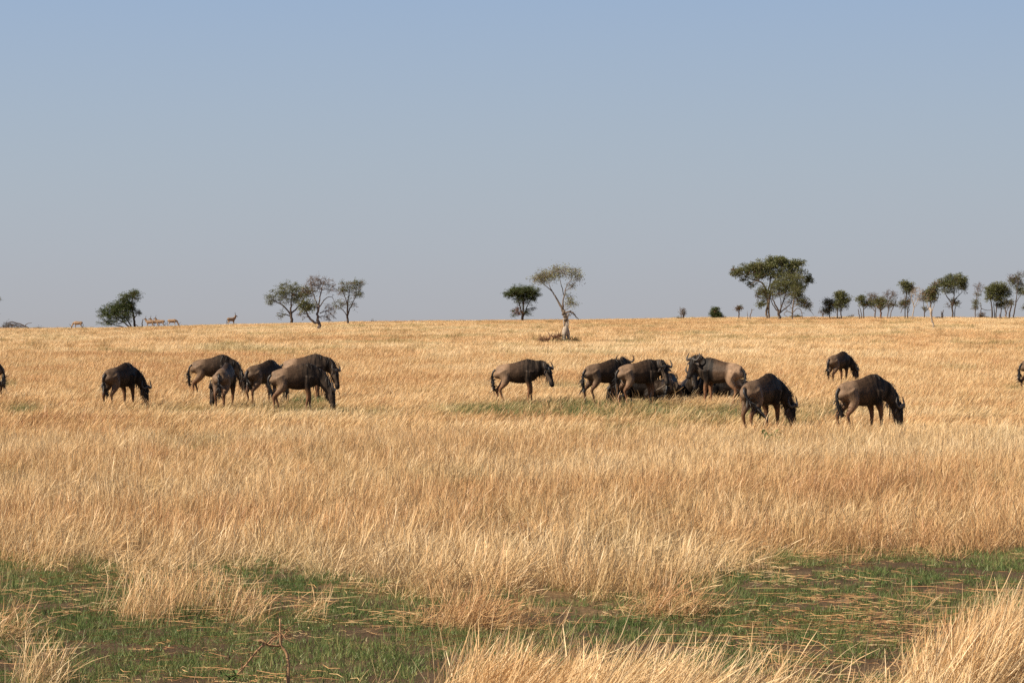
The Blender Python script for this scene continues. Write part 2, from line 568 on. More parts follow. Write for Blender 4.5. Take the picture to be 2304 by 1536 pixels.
def variants(name, mat, specs):
    c = bpy.data.collections.new(name)
    for i, mb in enumerate(specs):
        m = mb.mesh(name + '_tuft')
        m.materials.append(mat)
        o = bpy.data.objects.new('%s_tuft_%02d' % (name, i), m)
        c.objects.link(o)
    return c

def scatter(name, P, rot, scl, idx, tint, green, coll, label, cat):
    n = len(P)
    m = bpy.data.meshes.new(name)
    m.vertices.add(n)
    m.vertices.foreach_set('co', np.asarray(P, np.float32).ravel())
    def at(nm, typ, arr, key='value'):
        a = m.attributes.new(nm, typ, 'POINT')
        a.data.foreach_set(key, np.ascontiguousarray(arr).ravel())
    at('rot', 'FLOAT_VECTOR', rot.astype(np.float32), 'vector')
    at('scl', 'FLOAT_VECTOR', scl.astype(np.float32), 'vector')
    at('idx', 'INT', idx.astype(np.int32))
    at('tint', 'FLOAT', tint.astype(np.float32))
    at('greenness', 'FLOAT', green.astype(np.float32))
    o = bpy.data.objects.new(name, m)
    COL.objects.link(o)
    g = bpy.data.node_groups.new(name + '_scatter', 'GeometryNodeTree')
    g.interface.new_socket('Geometry', in_out='INPUT', socket_type='NodeSocketGeometry')
    g.interface.new_socket('Geometry', in_out='OUTPUT', socket_type='NodeSocketGeometry')
    gi, go = g.nodes.new('NodeGroupInput'), g.nodes.new('NodeGroupOutput')
    ci = g.nodes.new('GeometryNodeCollectionInfo')
    ci.inputs['Collection'].default_value = coll
    ci.inputs['Separate Children'].default_value = True
    ci.inputs['Reset Children'].default_value = True
    ip = g.nodes.new('GeometryNodeInstanceOnPoints')
    ip.inputs['Pick Instance'].default_value = True
    L = g.links
    L.new(gi.outputs[0], ip.inputs['Points'])
    L.new(ci.outputs[0], ip.inputs['Instance'])
    def named(nm, typ):
        a = g.nodes.new('GeometryNodeInputNamedAttribute')
        a.data_type = typ
        a.inputs['Name'].default_value = nm
        return a.outputs['Attribute']
    L.new(named('idx', 'INT'), ip.inputs['Instance Index'])
    L.new(named('rot', 'FLOAT_VECTOR'), ip.inputs['Rotation'])
    L.new(named('scl', 'FLOAT_VECTOR'), ip.inputs['Scale'])
    L.new(ip.outputs[0], go.inputs[0])
    md = o.modifiers.new('scatter', 'NODES')
    md.node_group = g
    tag(o, label, cat, kind='stuff')
    return o

def sample_wedge(y0, y1, dens, margin=1.25, pad=2.5):
    hw = lambda y: 0.2018 * margin * y + pad
    area = 2 * (0.2018 * margin * (y1 ** 2 - y0 ** 2) / 2 + pad * (y1 - y0))
    n = int(area * dens)
    m = int(n * 2.4) + 50
    y = rng.uniform(y0, y1, m); x = rng.uniform(-1, 1, m) * hw(y1)
    k = np.abs(x) < hw(y)
    return x[k][:n], y[k][:n]

def patch_tint(x, y):
    k = np.clip(y / 60, 0.7, 6)
    t = 0.34 + 0.60 * (hashnoise(x, y, 5.0, 7) - 0.5) + 0.36 * (hashnoise(x + 50, y, 1.5, 8) - 0.5) + 0.22 * (hashnoise(x, y + 9, 0.6, 9) - 0.5)
    t2 = 0.38 + 0.50 * (hashnoise(x * 0.6, y * 0.35, 9.0, 17) - 0.5) + 0.42 * (hashnoise(x, y * 0.4, 2.2, 18) - 0.5)
    f = np.clip((y - 60) / 60, 0, 1)
    t = t * (1 - f) + t2 * f
    return t + rng.normal(0, 0.06, len(x))

def lay(x, y, tilt0, tilt1, hscale, nvar, tuftnoise=2.2, wide=False):
    n = len(x)
    z = gz(x, y)
    lodge = np.clip((hashnoise(x, y, 0.75, 33) - 0.60) / 0.15, 0, 1) * 0.75
    tilt = lodge + tilt0 + (tilt1 - tilt0) * hashnoise(x, y, tuftnoise, 31) + rng.normal(0, 0.22, n)
    yaw = rng.uniform(-1.5, 1.5, n)
    flip = rng.random(n) < 0.5
    if wide:                                   # broad tufts lean by their own blades, their feet stay on the ground
        tilt = rng.normal(0, 0.04, n)
        yaw = rng.uniform(-0.9, 0.9, n)
        flip[:] = False
    rot = np.column_stack([np.zeros(n), np.where(flip, -tilt, tilt), np.where(flip, yaw + np.pi, yaw)])
    s = rng.uniform(0.8, 1.2, n)
    scl = np.column_stack([s, s, s * hscale])
    return np.column_stack([x, y, z]), rot, scl, rng.integers(0, nvar, n)

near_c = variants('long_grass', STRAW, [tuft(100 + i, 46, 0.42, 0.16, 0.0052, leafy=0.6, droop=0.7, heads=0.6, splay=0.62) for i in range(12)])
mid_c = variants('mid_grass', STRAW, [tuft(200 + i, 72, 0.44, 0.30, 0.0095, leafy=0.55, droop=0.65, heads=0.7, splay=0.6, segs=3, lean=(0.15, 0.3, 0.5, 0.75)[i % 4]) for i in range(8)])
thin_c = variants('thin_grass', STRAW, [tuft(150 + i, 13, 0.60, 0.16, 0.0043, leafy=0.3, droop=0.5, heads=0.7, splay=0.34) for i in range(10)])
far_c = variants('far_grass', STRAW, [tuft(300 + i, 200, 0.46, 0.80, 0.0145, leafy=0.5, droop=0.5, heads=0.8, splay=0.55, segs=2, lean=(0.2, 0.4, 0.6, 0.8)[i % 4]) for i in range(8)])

def grazed(x, y):
    """grass height factor: long in front, cropped where the herd stands"""
    h = np.interp(y, [14, 30, 48, 56, 64, 92, 105, 150, 400], [1.15, 1.05, 0.92, 0.68, 0.62, 0.64, 0.76, 0.9, 0.9])
    return h * (0.70 + 0.36 * hashnoise(x, y, 1.7, 41) + 0.36 * hashnoise(x, y, 0.55, 43))

# near: 13 - 52 m
x, y = sample_wedge(14.5, 54, 17)
u, v = to_uv(x, y, 0)
op = in_open_strip(u, v, x, y)
g = green_at(u, v, x, y)
lower = (hashnoise(x, y, 0.8, 51) * 0.6 + hashnoise(x, y, 0.3, 52) * 0.4)
keep = (~op) & (rng.random(len(x)) > 0.95 * g) & (lower > 0.25) & (rng.random(len(x)) < np.clip(0.25 + (np.interp(u, _bu, _bv) - v) / 45, 0.25, 1))
x1, y1, g1 = x[keep], y[keep], g[keep]
edge = np.interp(u[keep], _bu, _bv) - v[keep]
hfac = grazed(x1, y1) * np.clip(0.55 + edge / 90, 0.55, 1)
P, R, S, I = lay(x1, y1, -0.20, 0.85, hfac, 12, 0.9)
T = patch_tint(x1, y1)
main = (P, R, S, I, T, np.clip(0.5 * g1 * rng.random(len(g1)) + 0.12 * (hashnoise(x1, y1, 1.1, 61) > 0.72), 0, 1))
packs = []
# the stands in the open strip
for (su, sv, ru, rv, dn, lean, hh) in STANDS:
    m = int(2300 * dn * ru * rv / (400 * 85)) + 12
    a = rng.normal(su, ru * 0.55, m); b = rng.normal(sv, rv * 0.55, m)
    k = np.hypot((a - su) / ru, (b - sv) / rv) < 1.25
    a, b = a[k], b[k]
    yy = EYE * F / (b - EYE_ROW); xx = (a - 1152) / F * yy
    P, R, S, I = lay(xx, yy, lean - 0.3, lean + 0.3, np.full(len(xx), hh), 10, 0.9)
    packs.append((P, R, S, I, patch_tint(xx, yy) + 0.02, np.zeros(len(xx))))
# stray stalks in the open strip
x2, y2 = sample_wedge(15, 25.5, 1.7)
u2, v2 = to_uv(x2, y2, 0)
k = in_open_strip(u2, v2, x2, y2) & (hashnoise(x2, y2, 1.6, 71) > 0.5)
x2, y2 = x2[k], y2[k]
P, R, S, I = lay(x2, y2, 0.0, 1.2, np.full(len(x2), 0.5), 10, 0.8)
S = S * np.array([0.7, 0.7, 1.0])
packs.append((P, R, S, I, patch_tint(x2, y2), np.zeros(len(x2))))
# single tall stems among the herd
x2, y2 = sample_wedge(48, 100, 0.7)
k = hashnoise(x2, y2, 2.5, 72) > 0.45
x2, y2 = x2[k], y2[k]
P, R, S, I = lay(x2, y2, 0.0, 0.6, np.full(len(x2), 0.85), 10, 1.0)
S = S * np.array([2.0, 2.0, 1.0])
packs.append((P, R, S, I, patch_tint(x2, y2) + 0.05, np.zeros(len(x2))))
cat_ = [np.concatenate([p[i] for p in packs]) for i in range(6)]
scatter('long_dry_grass', *main, near_c, 'long golden dry grass leaning in the wind in the foreground', 'grass')
scatter('tall_straw', *cat_, thin_c, 'tall loose straw stems bowing to the right over the open strip', 'grass')

# middle: 52 - 150 m
x, y = sample_wedge(52, 152, 5.2, 1.2)
u, v = to_uv(x, y, gz(x, y))
g = green_at(u, v, x, y)
keep = rng.random(len(x)) > 0.92 * g
x, y, g = x[keep], y[keep], g[keep]
P, R, S, I = lay(x, y, 0.05, 0.5, grazed(x, y), 8, 3.0, True)
weed = rng.random(len(x)) < 0.03
S[weed, 2] *= 1.35
scatter('cropped_dry_grass', P, R, S, I, patch_tint(x, y) + 0.35 * weed, np.clip(0.5 * g + 0.10 * (hashnoise(x, y, 1.8, 62) > 0.7), 0, 1), mid_c, 'cropped dry grass where the dark herd stands', 'grass')

# far: 150 - 410 m
x, y = sample_wedge(150, 412, 1.15, 1.15, 4)
P, R, S, I = lay(x, y, 0.05, 0.4, np.interp(y, [150, 240, 310, 412], [.85, .75, .55, .45]) * (0.55 + 0.45 * hashnoise(x, y, 3.0, 42) + 0.45 * hashnoise(x, y, 1.1, 44)), 8, 4.0, True)
weed = rng.random(len(x)) < 0.05
S[weed, 2] *= 1.7
S[weed, :2] *= 0.45
scatter('distant_dry_grass', P, R, S, I, patch_tint(x, y) + 0.42 * weed, np.clip(0.30 * (hashnoise(x, y * 0.5, 3.0, 63) > 0.72) + 0.3 * weed, 0, 1), far_c, 'distant dry grass rising to the skyline', 'grass')

# short green grass
green_c = variants('green_grass', GREEN, [tuft(400 + i, 26, 0.105, 0.075, 0.0065, leafy=0.8, droop=0.5, heads=0, splay=0.7, segs=2) for i in range(8)])
x, y = sample_wedge(15, 27, 170, 1.2, 1.0)
u, v = to_uv(x, y, 0)
pat = 0.55 * hashnoise(x, y, 0.55, 81) + 0.45 * hashnoise(x, y, 0.2, 82)
k = (v > np.interp(u, _bu, _bv) - 45) & (pat + rng.normal(0, 0.07, len(x)) > 0.395)
x1, y1 = x[k], y[k]
t1 = 0.36 + 0.5 * (hashnoise(x1, y1, 0.9, 83) - 0.5) + rng.normal(0, 0.1, len(x1))
x, y = sample_wedge(26, 100, 20, 1.1, 1.0)
u, v = to_uv(x, y, gz(x, y))
g = green_at(u, v, x, y)
k = rng.random(len(x)) < g * 1.1
x2, y2 = x[k], y[k]
t2 = 0.22 + rng.normal(0, 0.12, len(x2))
x = np.concatenate([x1, x2]); y = np.concatenate([y1, y2]); t = np.concatenate([t1, t2])
n = len(x)
s = rng.uniform(0.6, 1.25, n) * np.where(y > 40, 2.0, 1.0)
P = np.column_stack([x, y, gz(x, y)])
R = np.column_stack([rng.normal(0, .15, n), rng.normal(0, .15, n), rng.uniform(0, 6.28, n)])
scatter('short_green_grass', P, R, np.column_stack([s, s, s]), rng.integers(0, 8, n), t, np.zeros(n), green_c, 'short fresh green grass in the open strip', 'grass')

# fallen straw lying on the ground
def straw_bits(seed):
    r = random.Random(seed)
    mb = MB()
    for i in range(18):
        a = r.gauss(0, 0.75)
        L = r.uniform(0.03, 0.12) if r.random() < 0.75 else r.uniform(0.12, 0.36)
        c = np.array((r.gauss(0, 0.28), r.gauss(0, 0.22), 0.012 + r.random() * 0.06))
        d = np.array((math.cos(a), math.sin(a), r.gauss(0, 0.05)))
        b = np.array((-d[1], d[0], 0.5)) * r.uniform(-0.02, 0.02)
        V, Fc = ribbon([c - d * L / 2, c + b, c + d * L / 2], [0.003, 0.0042, 0.002], (-d[1], d[0], 0.8))
        mb.add(V, Fc, (1, 1, 1, 0))
    return mb
litter_c = variants('straw_litter', STRAW, [straw_bits(500 + i) for i in range(8)])
x, y = sample_wedge(15, 27, 9, 1.2, 1.0)
u, v = to_uv(x, y, 0)
pat = 0.5 * hashnoise(x, y * 1.3, 1.0, 91) + 0.5 * hashnoise(x, y, 0.35, 92)
k = (v > np.interp(u, _bu, _bv) - 30) & (pat + rng.normal(0, 0.10, len(x)) > 0.50)
x, y = x[k], y[k]
n = len(x)
P = np.column_stack([x, y, gz(x, y)])
R = np.column_stack([np.zeros(n), np.zeros(n), rng.normal(0, 0.8, n) + np.where(rng.random(n) < .5, 0, np.pi)])
s = rng.uniform(0.7, 1.3, n)
scatter('fallen_straw', P, R, np.column_stack([s, s, s]), rng.integers(0, 8, n), 0.66 + rng.normal(0, 0.25, n), np.zeros(n), litter_c, 'broken straw lying flat on the brown soil', 'straw')

# ------------------------------------------------------------------ trees
def tree(name, label, cat, base, limbs, blobs, bark=None, leaf=None, leafsize=0.125, twig=1.0, group=None, seed=0, dist=None, extra_limbs=()):
    """limbs: lists of (u, v, radius_px) in the photograph; blobs: (u, v, ru, rv, tips, leaves per tip, tone, alive)"""
    r = np.random.default_rng(1000 + seed)
    bark = bark or BARK; leaf = leaf or LEAF
    B = ground_at(*base) if dist is None else None
    if B is None:
        x = (base[0] - 1152) / F * dist
        B = Vector((x, dist, float(gz(x, dist))))
    sc = B.y / F
    root = empty(name, B)
    tag(root, label, cat, group)
    def loc(u, v, y=0.0):
        return np.array(((u - base[0]) * sc, y, (base[1] - v) * sc))
    wood = MB()
    nodes = []
    for li, limb in enumerate(limbs):
        slope = r.uniform(-0.5, 0.5) if li else 0.0
        pts, rad = [], []
        for (u, v, q) in limb:
            pts.append(loc(u, v, slope * (base[1] - v) * sc * 0.5)); rad.append(q * sc)
        if limb[0][1] >= base[1] - 1: pts[0][2] -= 0.25
        pts = np.array(pts)
        # wander
        P = catmull(np.column_stack([pts, rad]), 4)
        P[1:-1, :3] += r.normal(0, 1, (len(P) - 2, 3)) * P[1:-1, 3:4] * 0.35
        V, Fc = tube(P[:, :3], np.maximum(P[:, 3], 0.012), seg=6)
        wood.add(V, Fc)
        for p in P[len(P) // 3:]: nodes.append(p)
    nodes = np.array(nodes)
    fol = MB()
    LV, LF, LC = [], [], []
    nl = 0
    for (bu, bv, ru, rv, tips, per, tone, alive) in blobs:
        c = loc(bu, bv, r.uniform(-0.25, 0.25) * ru * sc)
        R3 = np.array((ru, ru * 0.85, rv)) * sc
        for k in range(tips):
            d = nrm(r.normal(0, 1, 3))
            q = r.random() ** 0.42
            tip = c + d * R3 * q
            if tip[2] < 0.15: tip[2] = 0.15
            cand = nodes[nodes[:, 2] < tip[2] + 0.3]
            if len(cand) == 0: cand = nodes
            dist_ = np.linalg.norm(cand[:, :3] - tip, axis=1) + r.uniform(0, 0.5, len(cand)) * ru * sc * 0.6
            st = cand[np.argmin(dist_)]
            ln = np.linalg.norm(tip - st[:3])
            mid = (st[:3] + tip) / 2 + np.array((0, 0, 0.12 * ln)) + r.normal(0, 0.07, 3) * ln
            r0 = min(st[3] * 0.6, 0.012 + 0.022 * ln)
            P = catmull(np.array([st[:3], mid, tip]), 3)
            V, Fc = tube(P, np.linspace(r0, 0.011, len(P)) * twig, seg=4, caps=False)
            wood.add(V, Fc)
            ends = [tip]
            for t in range(3 if per else 5):
                dirn = nrm((tip - st[:3]) / (ln + 1e-6) + r.normal(0, 0.75, 3))
                s0 = P[r.integers(3, len(P))]
                e = s0 + dirn * r.uniform(0.35, 0.8) * (0.5 + 0.14 * ru * sc)
                V, Fc = tube(np.array([s0, (s0 + e) / 2 + r.normal(0, 0.04, 3), e]), np.array([0.013, 0.010, 0.007]) * twig, seg=3, caps=False)
                wood.add(V, Fc)
                ends.append(e)
            if len(nodes) < 900: nodes = np.vstack([nodes, np.append(P[-2], 0.02)])
            tt = np.clip(tone + r.normal(0, 0.2), 0, 1)
            al = 1.0 if r.random() < alive else 0.0
            for e in ends:
                for j in range(max(1, int(per * 2.05) // len(ends)) if per else 0):
                    pos = e + r.normal(0, 1, 3) * np.array((0.20, 0.20, 0.10)) * (0.75 + 0.10 * ru * sc)
                    nn = nrm(r.normal(0, 0.7, 3) + np.array((0, 0, 0.6)))
                    a = nrm(np.cross(nn, r.normal(0, 1, 3)))
                    b = np.cross(nn, a)
                    ls = leafsize * r.uniform(0.6, 1.35)
                    LV += [pos - a * ls * 0.5, pos + b * ls * 0.32, pos + a * ls * 0.55, pos - b * ls * 0.32]
                    LF.append((nl, nl + 1, nl + 2, nl + 3)); nl += 4
                    LC += [(tt, tt, tt, al)] * 4
    wood.build('trunk', bark, root)
    if nl:
        fol.add(LV, LF)
        fol.c[-1] = np.array(LC, float)
        fol.build('crown', leaf, root, smooth=False)
    return root

# far left
tree('acacia_tree', 'low bushy green tree leaning left beside the dead post on the left skyline', 'tree', (301, 737),
     [[(303, 738, 2.6), (302, 722, 2.4), (299, 700, 2.0), (297, 675, 1.3), (303, 660, 0.8)], [(300, 738, 1.8), (289, 722, 1.5), (275, 705, 1.0), (262, 690, .7)], [(299, 738, 1.8), (280, 724, 1.5), (258, 714, 1.0), (240, 706, 0.7)], [(298, 738, 1.5), (272, 732, 1.2), (250, 726, .8), (235, 720, .6)], [(302, 715, 1.2), (310, 702, .9), (314, 697, .6)]],
     [(265, 690, 34, 13, 60, 52, .55, 1), (283, 682, 22, 12, 36, 44, .4, 1), (240, 702, 23, 13, 44, 40, .35, .95), (272, 708, 32, 17, 52, 40, .3, 1), (290, 690, 16, 16, 26, 40, .4, 1), (292, 665, 26, 7, 36, 34, .7, .9), (303, 657, 13, 6, 20, 30, .8, .9), (313, 701, 6, 4, 8, 26, .6, 1), (238, 722, 18, 5, 18, 32, .45, 1)], leaf=LEAF_DARK, seed=1)
tree('acacia_tree', 'broad olive green tree behind the forked bare tree, leftmost of the trio', 'tree', (657, 727),
     [[(656, 728, 3.4), (656, 712, 3.0), (655, 700, 2.3), (655, 680, 1.5), (657, 655, 1)], [(655, 707, 2), (643, 690, 1.6), (625, 677, 1.1), (610, 670, .7)], [(656, 700, 2), (672, 685, 1.5), (685, 665, .8)], [(655, 708, 1.4), (640, 703, 1.1), (622, 700, .6)]],
     [(650, 645, 28, 14, 50, 24, .6, 1), (622, 662, 26, 16, 44, 22, .5, .95), (668, 660, 26, 18, 46, 22, .45, .9), (645, 672, 30, 14, 30, 14, .4, .9), (608, 676, 10, 9, 14, 14, .45, .85), (632, 704, 12, 8, 12, 10, .4, .7), (690, 660, 12, 14, 16, 16, .35, .8)], seed=2)
tree('bare_tree', 'forked tree with bare grey twigs and one leafy limb, middle of the trio', 'tree', (716, 744),
     [[(717, 745, 3.8), (718, 728, 3.6), (715, 712, 3.0), (717, 690, 2.2), (720, 668, 1.5), (727, 640, .9), (742, 625, .5)], [(717, 727, 3), (707, 724, 2.6), (696, 714, 2.2), (690, 702, 1.6), (681, 692, 1.1), (672, 684, .7)], [(716, 700, 1.8), (712, 680, 1.3), (704, 655, .8), (700, 630, .4)], [(719, 690, 1.4), (732, 672, 1.0), (747, 668, .7), (755, 685, .4)], [(719, 705, 1.3), (735, 700, .9), (748, 710, .6), (757, 718, .3)], [(717, 712, 1.2), (732, 712, .8), (742, 718, .4)]],
     [(722, 638, 32, 22, 70, 0, .5, 1), (705, 640, 22, 20, 40, 0, .5, 1), (745, 650, 16, 20, 28, 0, .5, 1), (692, 655, 18, 14, 30, 16, .35, .75), (684, 690, 17, 13, 32, 24, .6, 1), (700, 688, 14, 10, 18, 20, .5, 1), (742, 700, 18, 18, 36, 0, .5, 1), (682, 710, 16, 8, 16, 3, .5, .6), (735, 715, 18, 7, 16, 0, .5, 1)], bark=BARK_GREY, seed=3, twig=1.15)
tree('acacia_tree', 'slender vase shaped tree with sparse leaves, rightmost of the trio', 'tree', (783, 730),
     [[(783, 731, 2.6), (782, 712, 2.3), (782, 690, 1.7), (785, 665, 1.1), (788, 640, .6)], [(783, 708, 1.6), (789, 690, 1.2), (800, 668, .8), (812, 650, .5)], [(782, 712, 1.2), (774, 700, .9), (762, 690, .5)], [(782, 690, 1.2), (776, 665, .8), (770, 645, .5)]],
     [(790, 650, 24, 20, 54, 13, .55, .85), (805, 640, 14, 11, 24, 14, .5, .9), (808, 664, 12, 8, 16, 14, .5, .9), (770, 648, 14, 16, 26, 10, .55, .7), (764, 685, 13, 12, 24, 10, .6, .8), (785, 680, 14, 14, 18, 8, .4, .8), (800, 685, 8, 12, 8, 2, .4, .6)], seed=4)
tree('acacia_tree', 'dense dark umbrella shaped tree on the skyline left of the broken pale tree', 'tree', (1176, 719),
     [[(1176, 720, 3.1), (1176, 708, 2.8), (1177, 694, 2.1), (1178, 675, 1.4), (1180, 655, .8)], [(1176, 706, 1.8), (1171, 690, 1.5), (1166, 672, 1), (1158, 658, .6)], [(1177, 708, 1.7), (1184, 692, 1.3), (1192, 672, .8), (1202, 660, .5)], [(1179, 700, 1.2), (1188, 690, .9), (1200, 688, .6), (1206, 690, .3)]],
     [(1178, 650, 34, 9, 80, 44, .5, 1), (1155, 655, 18, 7, 30, 40, .45, 1), (1200, 656, 16, 14, 40, 40, .4, 1), (1180, 665, 32, 9, 50, 32, .3, 1), (1143, 659, 8, 5, 10, 30, .5, 1), (1164, 697, 10, 9, 22, 20, .6, .3), (1186, 697, 10, 7, 16, 16, .4, .9), (1199, 690, 9, 6, 10, 4, .4, .8), (1175, 678, 22, 10, 20, 9, .4, .8), (1155, 705, 5, 3, 5, 14, .4, .9)], leaf=LEAF_DARK, seed=5)
tree('broken_tree', 'pale broken trunked tree with a thin yellow green umbrella crown', 'tree', (1273, 774),
     [[(1272, 722, 4.0), (1270, 708, 4.4), (1267, 697, 3.6), (1259, 683, 2.3), (1250, 668, 1.7), (1243, 657, 1.3), (1230, 645, .9), (1217, 634, .6)], [(1266, 692, 2.2), (1267, 676, 1.5), (1270, 660, 1.2), (1274, 645, .9), (1285, 628, .6)], [(1269, 664, 1.0), (1265, 648, .9), (1261, 632, .6), (1258, 620, .4)], [(1245, 660, 1), (1238, 645, .8), (1233, 632, .5)], [(1272, 655, 1), (1284, 646, .8), (1296, 634, .6), (1304, 628, .3)], [(1272, 704, 2.5), (1280, 701, 2.2), (1287, 703, 1.9), (1295, 712, 1.3), (1302, 719, .7)], [(1268, 698, 1), (1276, 695, .8), (1284, 690, .5)]],
     [(1262, 610, 26, 11, 48, 7, .6, .95), (1292, 614, 19, 11, 36, 7, .7, .95), (1228, 621, 24, 11, 44, 8, .6, .8), (1212, 630, 16, 8, 20, 12, .6, .8), (1243, 620, 20, 10, 26, 12, .6, .9), (1302, 625, 10, 8, 12, 8, .6, .9), (1286, 645, 8, 6, 8, 10, .6, .95), (1284, 682, 10, 12, 20, 10, .6, .95), (1280, 670, 8, 6, 8, 8, .6, .9), (1278, 708, 12, 8, 10, 0, .5, 1), (1225, 634, 12, 4, 8, 6, .6, .8)], bark=BARK_PALE, leaf=LEAF_YEL, leafsize=0.085, seed=6, twig=0.7)
# its gnawed lower trunk as a part of its own
_bt = [o for o in COL.objects if o.name.startswith('broken_tree')][0]
mb = MB()
sc_ = _bt.location.y / F
def _q(pts):
    P = np.array([((u - 1273) * sc_, dy, (774 - v) * sc_) for (u, v, q, dy) in pts]); return P, np.array([q * 1.2 * sc_ for (u, v, q, dy) in pts])
for pts in ([(1269, 783, 4.2, 0), (1270, 770, 3.8, 0), (1269, 760, 3.4, 0), (1271, 749, 5.6, 0), (1273, 740, 6.0, 0), (1274, 731, 3.4, 0), (1275, 722, 2.6, 0), (1272, 716, 3.2, 0)],
            [(1281, 783, 2.4, .1), (1279, 760, 2.6, .1), (1278, 750, 3.6, 0), (1276, 742, 4, 0)],
            [(1267, 762, 1.6, .05), (1267, 752, 2.6, 0), (1269, 744, 3.5, 0)],
            [(1270, 733, 1.4, -.1), (1268, 724, 1.2, -.12), (1270, 712, 1.5, -.05)],
            [(1278, 734, 1.3, -.1), (1279, 724, 1.0, -.12), (1277, 716, 1.3, -.05), (1279, 706, 1.0, 0)]):
    P, rr = _q(pts)
    V, Fc = tube(P, rr, seg=9, n=3)
    mb.add(V, Fc)
mb.build('gnawed_trunk', BARK_BONE, _bt)

tree('acacia_tree', 'tallest wide spreading tree with two pale trunks on the right skyline', 'tree', (1728, 718),
     [[(1726, 719, 2.6), (1725, 700, 2.4), (1727, 675, 2.2), (1722, 650, 1.9), (1712, 635, 1.6), (1690, 628, 1.2), (1668, 615, .7)], [(1731, 719, 2.4), (1729, 695, 2.2), (1731, 665, 2), (1737, 640, 1.6), (1750, 618, 1.2), (1760, 600, .7)], [(1728, 655, 1.8), (1733, 630, 1.4), (1728, 605, .8)], [(1736, 640, 1.5), (1765, 622, 1.1), (1795, 612, .6)], [(1715, 636, 1.3), (1700, 632, 1), (1690, 640, .5)]],
     [(1750, 587, 26, 10, 60, 30, .6, 1), (1720, 600, 36, 12, 74, 28, .55, 1), (1785, 598, 28, 13, 64, 28, .5, 1), (1690, 606, 26, 13, 52, 26, .55, .95), (1660, 612, 20, 9, 34, 24, .55, .9), (1735, 615, 40, 12, 56, 24, .4, 1), (1700, 622, 30, 9, 34, 20, .4, .95), (1780, 615, 34, 8, 36, 20, .4, .95), (1690, 640, 9, 7, 12, 18, .4, .9), (1820, 628, 11, 9, 20, 24, .35, 1), (1672, 628, 8, 4, 8, 16, .4, .9), (1716, 682, 13, 8, 16, 20, .5, 1), (1718, 665, 20, 12, 26, 16, .45, .95)], bark=BARK_PALE, leafsize=0.16, seed=7)
tree('acacia_tree', 'multi stemmed rounded tree in front of the tallest right skyline tree', 'tree', (1753, 719),
     [[(1753, 720, 3.2), (1753, 706, 2.9), (1748, 692, 1.9), (1740, 675, 1.4), (1738, 655, .8)], [(1753, 705, 2), (1758, 690, 1.6), (1764, 670, 1.1), (1768, 650, .6)], [(1751, 700, 1.5), (1742, 690, 1.2), (1734, 672, .8)], [(1755, 704, 1.5), (1770, 692, 1.2), (1780, 680, .8), (1790, 660, .5)], [(1756, 700, 1.3), (1757, 680, 1), (1752, 660, .6)]],
     [(1778, 628, 36, 10, 70, 32, .75, 1), (1770, 642, 40, 13, 80, 30, .65, 1), (1750, 655, 26, 12, 40, 24, .6, 1), (1800, 645, 16, 13, 36, 26, .5, 1), (1775, 660, 36, 10, 40, 18, .45, .9), (1718, 655, 17, 12, 34, 22, .55, .9), (1780, 675, 24, 10, 20, 6, .4, .6)], seed=8, leafsize=0.12)
tree('thin_tree', 'thin pale stemmed tree with a drooping dead branch, right of the multi stemmed tree', 'tree', (1782, 720),
     [[(1782, 721, 2.0), (1783, 700, 1.8), (1785, 680, 1.4), (1790, 660, .8)], [(1784, 702, 1.2), (1792, 694, 1), (1800, 695, .9), (1804, 706, .8), (1806, 720, .7)], [(1785, 690, 1), (1800, 682, .8), (1815, 685, .7), (1824, 700, .6), (1831, 709, .3)], [(1784, 706, .9), (1772, 700, .8), (1764, 706, .7), (1772, 714, .5)], [(1804, 703, .5), (1811, 705, .4)]],
     [(1808, 680, 17, 10, 36, 22, .4, .8), (1818, 690, 9, 8, 14, 14, .4, .7), (1795, 668, 18, 12, 30, 14, .45, .9), (1790, 655, 16, 14, 26, 18, .5, 1), (1770, 690, 12, 14, 14, 0, .5, 1)], bark=BARK_PALE, seed=9)
tree('twiggy_shrub', 'small leafless upright shrub on the skyline beside a low mound', 'shrub', (1537, 713),
     [[(1537, 714, 1.6), (1537, 706, 1.2), (1535, 698, .6)], [(1537, 712, 1.2), (1540, 702, .9), (1542, 694, .4)], [(1536, 712, 1.1), (1532, 702, .8), (1530, 697, .4)]],
     [(1537, 697, 8, 7, 30, 6, .4, .2), (1528, 715, 9, 3, 14, 14, .3, .6)], bark=BARK_GREY, seed=10)
tree('conical_bush', 'dark green cone shaped bush alone on the skyline', 'bush', (1610, 713),
     [[(1608, 714, 1.6), (1609, 702, 1.2), (1609, 690, .6)], [(1610, 713, 1.2), (1615, 703, .8), (1620, 700, .4)]],
     [(1609, 693, 6, 7, 22, 34, .45, 1), (1607, 701, 9, 6, 30, 34, .35, .95), (1615, 703, 9, 7, 34, 34, .25, 1), (1618, 711, 11, 3, 24, 30, .1, 1)], leaf=LEAF_DARK, seed=11)
tree('dead_stump', 'tall dark stump with a small tuft on top, between the cone bush and big tree', 'tree stump', (1664, 718),
     [[(1664, 719, 1.7), (1663, 708, 1.4), (1663, 699, 1.2), (1663, 694, .9)]], [(1663, 694, 4, 3, 16, 22, .3, .4)], seed=12)
tree('dead_snag', 'leaning grey dead snag with two short prongs beside the tufted stump', 'dead tree', (1687, 720),
     [[(1686, 721, 1.3), (1688, 710, 1.1), (1691, 700, .9), (1691, 694, .4)], [(1691, 699, .7), (1695, 696, .6), (1698, 696, .3)]], [], bark=BARK_GREY, seed=13)
tree('dead_snag', 'thinnest short dead snag just left of the two pronged snag', 'dead tree', (1682, 721),
     [[(1683, 722, .9), (1682, 712, .7), (1681, 700, .3)]], [], bark=BARK_GREY, seed=14)
